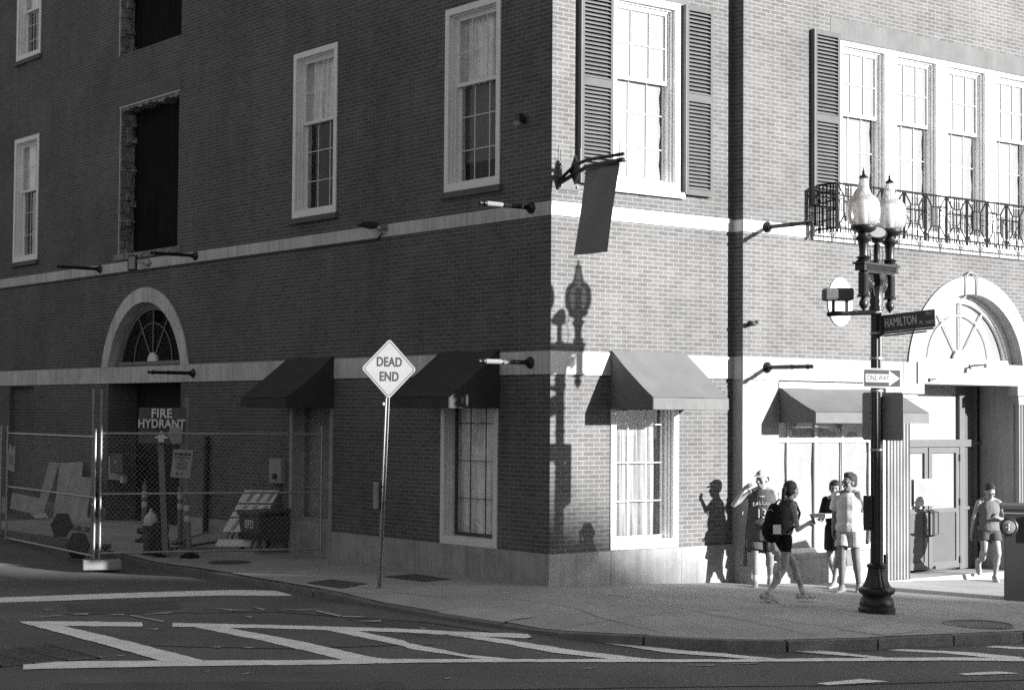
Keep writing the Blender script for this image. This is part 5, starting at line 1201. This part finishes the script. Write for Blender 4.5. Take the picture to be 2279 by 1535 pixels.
def top(f, name, mt, hem, sleeve=None, infl=.02, neck=True, loose=0, tank=False, voxel=.011):
    m = MB(); q, h, b, a = f.q, f.h, f.b, f.a; i = infl; W = f.L.get('wide', 1)
    m.ell(q(f.ch+Vector((0, 0, -.02))), .118*b*h+i, .178*b*h+i*.8, .17*h+i, a+f.shd*1.2); m.ell(q((f.hip+f.ch)/2), (.108*b*h+i+loose)*W, (.15*b*h+i+loose)*W, .19*h, a)
    m.ell(q(f.hip+Vector((0, 0, .02))), (.118*b*h+i+loose), (.165*b*h+i+loose), .16*h, a)
    m.ell(q(f.ch+Vector((0, 0, .07*h))), .085*b*h+i, (.12 if tank else .165)*b*h+i*.3, .072*h+i*.4, a)
    if hem < f.hip.z-.1: m.cyl(q((f.hip.x, f.hip.y, hem-.03)), q(f.hip+Vector((0, 0, .05))), .165*b*h+i+loose, .15*b*h+i+loose, 20)
    for s, n in ((-1, 'l'), (1, 'r')):
        sj = f.sh[n]
        if sleeve:
            el = Vector(f.L[n+'elbow']); d = el-sj; e = sj+d*sleeve
            m.ell(q(sj), .058*b*h+i, .058*b*h+i, .058*h+i, a); m.cyl(q(sj), q(e), .055*b*h+i, .052*b*h+i*1.5, 14)
        elif tank: m.cap(q(sj+Vector((-s*.05, 0, .02))), q(f.ch+Vector((s*.10, 0, -.05))), .055*h, .06*h, 10)
    cuts = [(q((0, 0, hem)), (0, 0, -1))]
    return fuse(m, name, mt, f.t, voxel, 2, cuts)
def shorts(f, mt, to=.6, infl=.02, waist=.06, flare=.02, W=1):
    m = MB(); q, h, b, a = f.q, f.h, f.b, f.a
    m.ell(q(f.hip), .118*b*h+infl*.8, .166*b*h+infl*.8, .13*h, a)
    for s, n in ((-1, 'l'), (1, 'r')):
        hj = f.hip+Vector((s*.085*b, 0, -.02)); kn = Vector(f.L[n+'knee']); e = hj+(kn-hj)*to
        m.cap(q(hj), q(hj+(kn-hj)*.1), .088*b*h+infl, .088*b*h+infl); m.cyl(q(hj), q(e), .087*b*h+infl, (.083-.027*to)*b*h+infl+flare, 16)
    return fuse(m, 'shorts', mt, f.t, .010, 1, [(q(f.hip+Vector((0, 0, waist))), (0, 0, 1))])
def shoes(f, mt, sole='band_white', sock=None):
    for n in 'lr':
        an = Vector(f.L[n+'ankle']); d = Vector(f.L.get(n+'toe', (0, 1, -.25))).normalized(); side = Vector((1, 0, 0)); up = side.cross(d).normalized(); up = up if up.z > 0 else -up
        q = f.q; h = f.h; m = MB(); base = an-up*.055*h
        pts = [(-.075, .040, .040), (-.01, .044, .046), (.06, .046, .036), (.13, .046, .030), (.185, .038, .024)]
        for y, w_, z_ in pts:
            c = base+d*y*h; m.ell(q(c), .052*h, w_*h, z_*h, f.a)
        m.cap(q(an+up*.0), q(base+d*.02), .046*h, .050*h, 12)
        s_ = fuse(m, 'shoe', mt, f.t, .008, 1)
        m = MB(); P_ = []
        for i in range(20):
            t = 2*pi*i/20; y = .062+.158*cos(t); w_ = .052*(1.05 if y > .05 else .88)
            P_.append(q(base-up*.026+d*y*h+side*w_*sin(t)*h))
        m.extr(P_, -(f.D(*(up*.018)))); m.build('sole', sole, s_)
        if sock: m = MB(); kn = Vector(f.L[n+'knee']); m.cyl(q(an), q(an+(kn-an)*.22), .041*h, .044*h, 14); m.build('sock', sock, f.t, 50)
def loop(f, pts, r, name, mt, par=None): m = MB(); m.tube([f.q(p) for p in pts], r, 8); return m.build(name, mt, par or f.t, 60)

# man in white cap and basketball vest, one hand raised to his face, facing the camera side and walking left
f = person('man in white cap and dark basketball vest numbered 13, hand raised to his mouth', (3.74, -.66), 222, 1.80,
    dict(lknee=(-.12, .10, .50), lankle=(-.12, -.12, .10), rknee=(.10, .14, .52), rankle=(.10, .22, .09), ltoe=(0, 1, -.35), rtoe=(0, 1, -.15),
         relbow=(.44, .10, 1.26), rwrist=(.26, .26, 1.53), rhand=(-.6, .2, .35), rback=(.5, .6, .2), rcurl=1.0,
         lelbow=(-.26, -.02, 1.12), lwrist=(-.20, .22, .98), lhand=(.6, .5, -.1), lback=(-.3, .2, 1), lcurl=.9), yawh=-32, build=1.06)
hair(f, 'cap'); q = f.q
top(f, 'vest', 'cloth_mid', .72, None, .03, loose=.035, tank=True); shorts(f, 'cloth_mid', .92, .035, .02, .04)
shoes(f, 'shoe_white', 'band_white', 'cloth_white')
m = MB(); m.ell(f.HP(0, -.012, .062), .124*f.h, .106*f.h, .092*f.h, f.ha, 20, 12)
cp = fuse(m, 'cap', 'cloth_white', f.t, .008, 1, [(f.HP(0, 0, .055), (0, 0, -1))])
m = MB(); P_ = [f.HP(.072*sin(t), .055+.105*cos(t), .062-.018*cos(t)) for t in [(-1.5+3.0*i/12) for i in range(13)]]; m.extr(P_, (0, 0, .007)); m.build('brim', 'cloth_white', cp)
m = MB(); m.ell(f.HP(.0, .093, .098), .012, .024, .018, f.ha); m.build('badge', 'iron_dark', cp)
nrm = f.D(0, 1, 0); right = f.D(-1, 0, 0)
c = q((.0, .185, 1.13)); lettering('13', .20, c, right, uz, 'letter_white', f.t, name='number', squeeze=.8)
for i, chh in enumerate('DALLAS'):
    x = .115-.046*i; c = q((x, .172-1.2*x*x, 1.30-abs(x)*.22)); lettering(chh, .075, c, right*1+nrm*(-.9*x), uz, 'letter_white', f.t, name='lettering', squeeze=.8, bold=.001)
m = MB(); m.torus(q(f.nk+Vector((0, .055, -.075))), .085, .008, f.D(0, .55, 1), 20, 6); m.build('neck_trim', 'letter_white', f.t)
m = MB(); hv = Vector((cos(f.ha), sin(f.ha), 0)); m.torus(f.HP(.028, .098, .004), .022, .003, hv, 14, 5); m.torus(f.HP(-.028, .098, .004), .022, .003, hv, 14, 5); m.bar(f.HP(-.012, .098, .006), f.HP(.012, .098, .006), .006); m.build('glasses', 'iron_dark', f.t)
b_ = f.o
t = thing('tote_bag', 'dark drawstring bag hanging at the side of the man in the white cap', 'bag', f.q((.26, -.02, .46)))
m = MB(); m.hexa([q((.26+x, -.02+y, .46+z_)) for x, y, z_ in ((-.04, -.13, -.15), (.04, -.13, -.15), (.04, .13, -.15), (-.04, .13, -.15), (-.02, -.11, .15), (.02, -.11, .15), (.02, .11, .15), (-.02, .11, .15))]); m.build('bag', 'cloth_grey', t, bevel=.03)
m = MB(); m.tube([q((.26, -.02, .60)), q((.24, -.05, .95)), q((.20, -.06, 1.30)), q((.16, .0, 1.46))], .008, 6); m.build('cord', 'iron_dark', t)

# woman with backpack, walking to the right, seen from behind
f = person('woman with ponytail and large black backpack striding to the right', (2.05, -2.72), -14, 1.70,
    dict(lknee=(-.09, .21, .52), lankle=(-.09, .37, .11), rknee=(.09, -.06, .48), rankle=(.09, -.33, .13), ltoe=(0, 1, -.05), rtoe=(0, 1, -.35),
         chest=(0, .05, 1.25), neck=(0, .09, 1.42), head=(0, .12, 1.56), hip=(0, -.02, .89),
         relbow=(.26, .05, 1.03), rwrist=(.24, .22, 1.10), rhand=(0, 1, .35), rback=(.7, .1, .7), rcurl=.9,
         lelbow=(-.26, -.06, 1.02), lwrist=(-.28, -.02, .80), lback=(-1, 0, 0)), skin='skin_tan', yawh=14, build=.92)
hair(f, 'pony'); q = f.q
m_ = top(f, 'tank_top', 'cloth_grey', .95, None, .012, tank=True); shorts(f, 'cloth_black', .42, .010, .10, .004); shoes(f, 'shoe_grey', 'band_white', 'cloth_white')
phone_at = q((.235, .32, 1.17))
t = thing('phone', 'small pale phone in the right hand of the woman with the backpack', 'phone', phone_at)
m = MB(); m.obox(phone_at, f.D(.035, 0, .0), f.D(0, .004, .004), f.D(0, -.03, .065)); m.build('case', 'sign_white', t, bevel=.003)
t = thing('backpack', 'large black backpack with pale tag on the woman striding right', 'backpack', q((0, -.20, 1.12)))
m = MB()
for (x, y, z, rx, ry, rz) in ((0, -.19, 1.10, .15, .11, .24), (0, -.21, 1.00, .16, .13, .17), (0, -.17, 1.27, .12, .08, .12), (.0, -.27, 1.02, .12, .08, .14)): m.ell(q((x, y, z)), ry, rx, rz, f.a)
bp_ = fuse(m, 'sack', 'cloth_black', t, .012, 1)
for s in (-1, 1):
    m = MB(); P_ = [(s*.09, -.14, 1.33), (s*.11, -.02, 1.43), (s*.125, .10, 1.40), (s*.13, .17, 1.25), (s*.14, .11, 1.08), (s*.13, -.06, .98)]
    for a_, c_ in zip(P_, P_[1:]): m.bar(q(a_), q(c_), .045, .014, f.D(0, 1, .2))
    m.build('strap', 'cloth_dark', t)
m = MB(); m.obox(q((.155, -.22, 1.03)), f.D(.004, 0, 0), f.D(0, .065, 0), f.D(0, 0, .065)); m.build('tag', 'band_white', t)
m = MB(); m.tube([q((-.02, -.28, 1.28)), q((.06, -.25, 1.30)), q((.12, -.16, 1.18)), q((.14, -.15, .95))], .006, 6); m.build('zip', 'galvanised', t)
m = MB(); m.tube([q((-.10, -.26, .88)), q((-.12, -.24, .72)), q((-.11, -.22, .60))], .008, 6); m.build('loose_strap', 'cloth_black', t)

# person in black carrying a white box
f = person('person in black T-shirt holding a flat white box out in front', (5.03, -1.02), 196, 1.70,
    dict(lknee=(-.10, .12, .50), lankle=(-.10, .26, .10), rknee=(.10, .0, .48), rankle=(.10, -.22, .13), ltoe=(0, 1, -.1), rtoe=(0, 1, -.5),
         relbow=(.25, -.02, 1.06), rwrist=(.17, .22, 1.07), rhand=(-.3, 1, 0), rback=(0, 0, -1), rcurl=.3,
         lelbow=(-.27, -.02, 1.02), lwrist=(-.27, .10, .80), lhand=(0, .2, -1), lback=(-1, 0, 0), lcurl=1.4), yawh=22, build=.95, skin='skin')
hair(f, 'mop'); q = f.q
top(f, 'tshirt', 'cloth_black', .80, .75, .018, loose=.012); shorts(f, 'cloth_dark', .75, .022, .02, .02); shoes(f, 'shoe_grey', 'rubber')
c = q((.10, .29, 1.135))
t = thing('takeaway_box', 'flat white box held out by the person in black', 'box', c)
m = MB(); m.obox(c, f.D(.12, 0, 0), f.D(0, .11, 0), (0, 0, .030)); m.build('tray', 'cloth_white', t, bevel=.006)
m = MB(); m.obox(c+uz*.034, f.D(.125, 0, 0), f.D(0, .115, 0), (0, 0, .004)); m.build('lid', 'sign_white', t)
c = q((-.27, .12, .50))
t = thing('shopping_bag', 'dark carrier bag hanging from the hand of the person in black', 'bag', c)
m = MB(); m.hexa([c+f.D(x, y, z) for x, y, z in ((-.05, -.13, -.14), (.05, -.13, -.14), (.05, .13, -.14), (-.05, .13, -.14), (-.03, -.14, .12), (.03, -.14, .12), (.03, .14, .12), (-.03, .14, .12))]); m.build('bag', 'cloth_grey', t, bevel=.02)
m = MB()
for x in (-.03, .03): m.tube([c+f.D(x, -.07, .11), c+f.D(0, -.02, .22), c+f.D(0, .02, .22), c+f.D(x, .07, .11)], .006, 6)
m.build('handle', 'cloth_white', t)

# man in a white T-shirt, standing beside the lamp, looking left
f = person('curly haired man in white T-shirt and white shorts beside the street lamp', (4.60, -1.68), 208, 1.83,
    dict(lknee=(-.11, .02, .52), lankle=(-.12, -.12, .10), rknee=(.09, .10, .53), rankle=(.08, .16, .09), ltoe=(-.1, 1, -.3), rtoe=(.15, 1, -.1),
         relbow=(.25, -.06, 1.17), rwrist=(.24, .05, .93), rback=(1, 0, 0), rcurl=.9,
         lelbow=(-.28, -.08, 1.17), lwrist=(-.30, -.06, .91), lback=(-1, 0, 0), lcurl=.4), skin='skin_mid', yawh=-34, build=1.04)
hair(f, 'curly'); q = f.q
top(f, 'tshirt', 'cloth_white', .93, .72, .026, loose=.02); shorts(f, 'cloth_light', .62, .026, -.02, .03); shoes(f, 'shoe_white', 'rubber')
m = MB(); hv = Vector((cos(f.ha), sin(f.ha), 0)); m.torus(f.HP(.028, .1, .004), .021, .003, hv, 14, 5); m.torus(f.HP(-.028, .1, .004), .021, .003, hv, 14, 5); m.bar(f.HP(-.012, .1, .006), f.HP(.012, .1, .006), .006)
for s in (-1, 1): m.tube([f.HP(s*.05, .095, .006), f.HP(s*.078, .0, .006)], .003, 5)
m.build('glasses', 'iron_dark', f.t)

# man in vest and shorts looking at his phone near the doors
f = person('man in dark tank top and shorts looking down at his phone near the doors', (9.50, -.60), 232, 1.72,
    dict(lknee=(-.10, .20, .50), lankle=(-.10, .02, .10), rknee=(.10, .10, .53), rankle=(.10, -.30, .30), ltoe=(0, 1, -.2), rtoe=(0, .55, -.95),
         relbow=(.27, .0, 1.10), rwrist=(.30, -.02, .86), rback=(1, 0, 0), rcurl=.5, wide=1.0,
         head=(0, .08, 1.57), lelbow=(-.27, .02, 1.08), lwrist=(-.10, .27, 1.12), lhand=(.9, .4, .1), lback=(0, .4, -1), lcurl=.5), skin='skin', yawh=4, tilt=28, build=1.04, wide=1.0)
hair(f, 'short'); q = f.q
top(f, 'tank_top', 'cloth_grey', .90, None, .018, tank=True, loose=.02); shorts(f, 'cloth_mid', .50, .022, .0, .02); shoes(f, 'shoe_white', 'band_white')
m = MB(); hv = Vector((cos(f.ha), sin(f.ha), 0)); m.torus(f.HP(.028, .1, .004), .021, .003, hv, 14, 5); m.torus(f.HP(-.028, .1, .004), .021, .003, hv, 14, 5); m.bar(f.HP(-.012, .1, .006), f.HP(.012, .1, .006), .006); m.build('glasses', 'iron_dark', f.t)
c = q((.02, .335, 1.165))
t = thing('phone', 'dark phone in the hand of the man in the tank top', 'phone', c)
m = MB(); m.obox(c, f.D(.035, 0, 0), f.D(0, .05, .04), f.D(0, -.003, .004)); m.build('case', 'iron_dark', t)
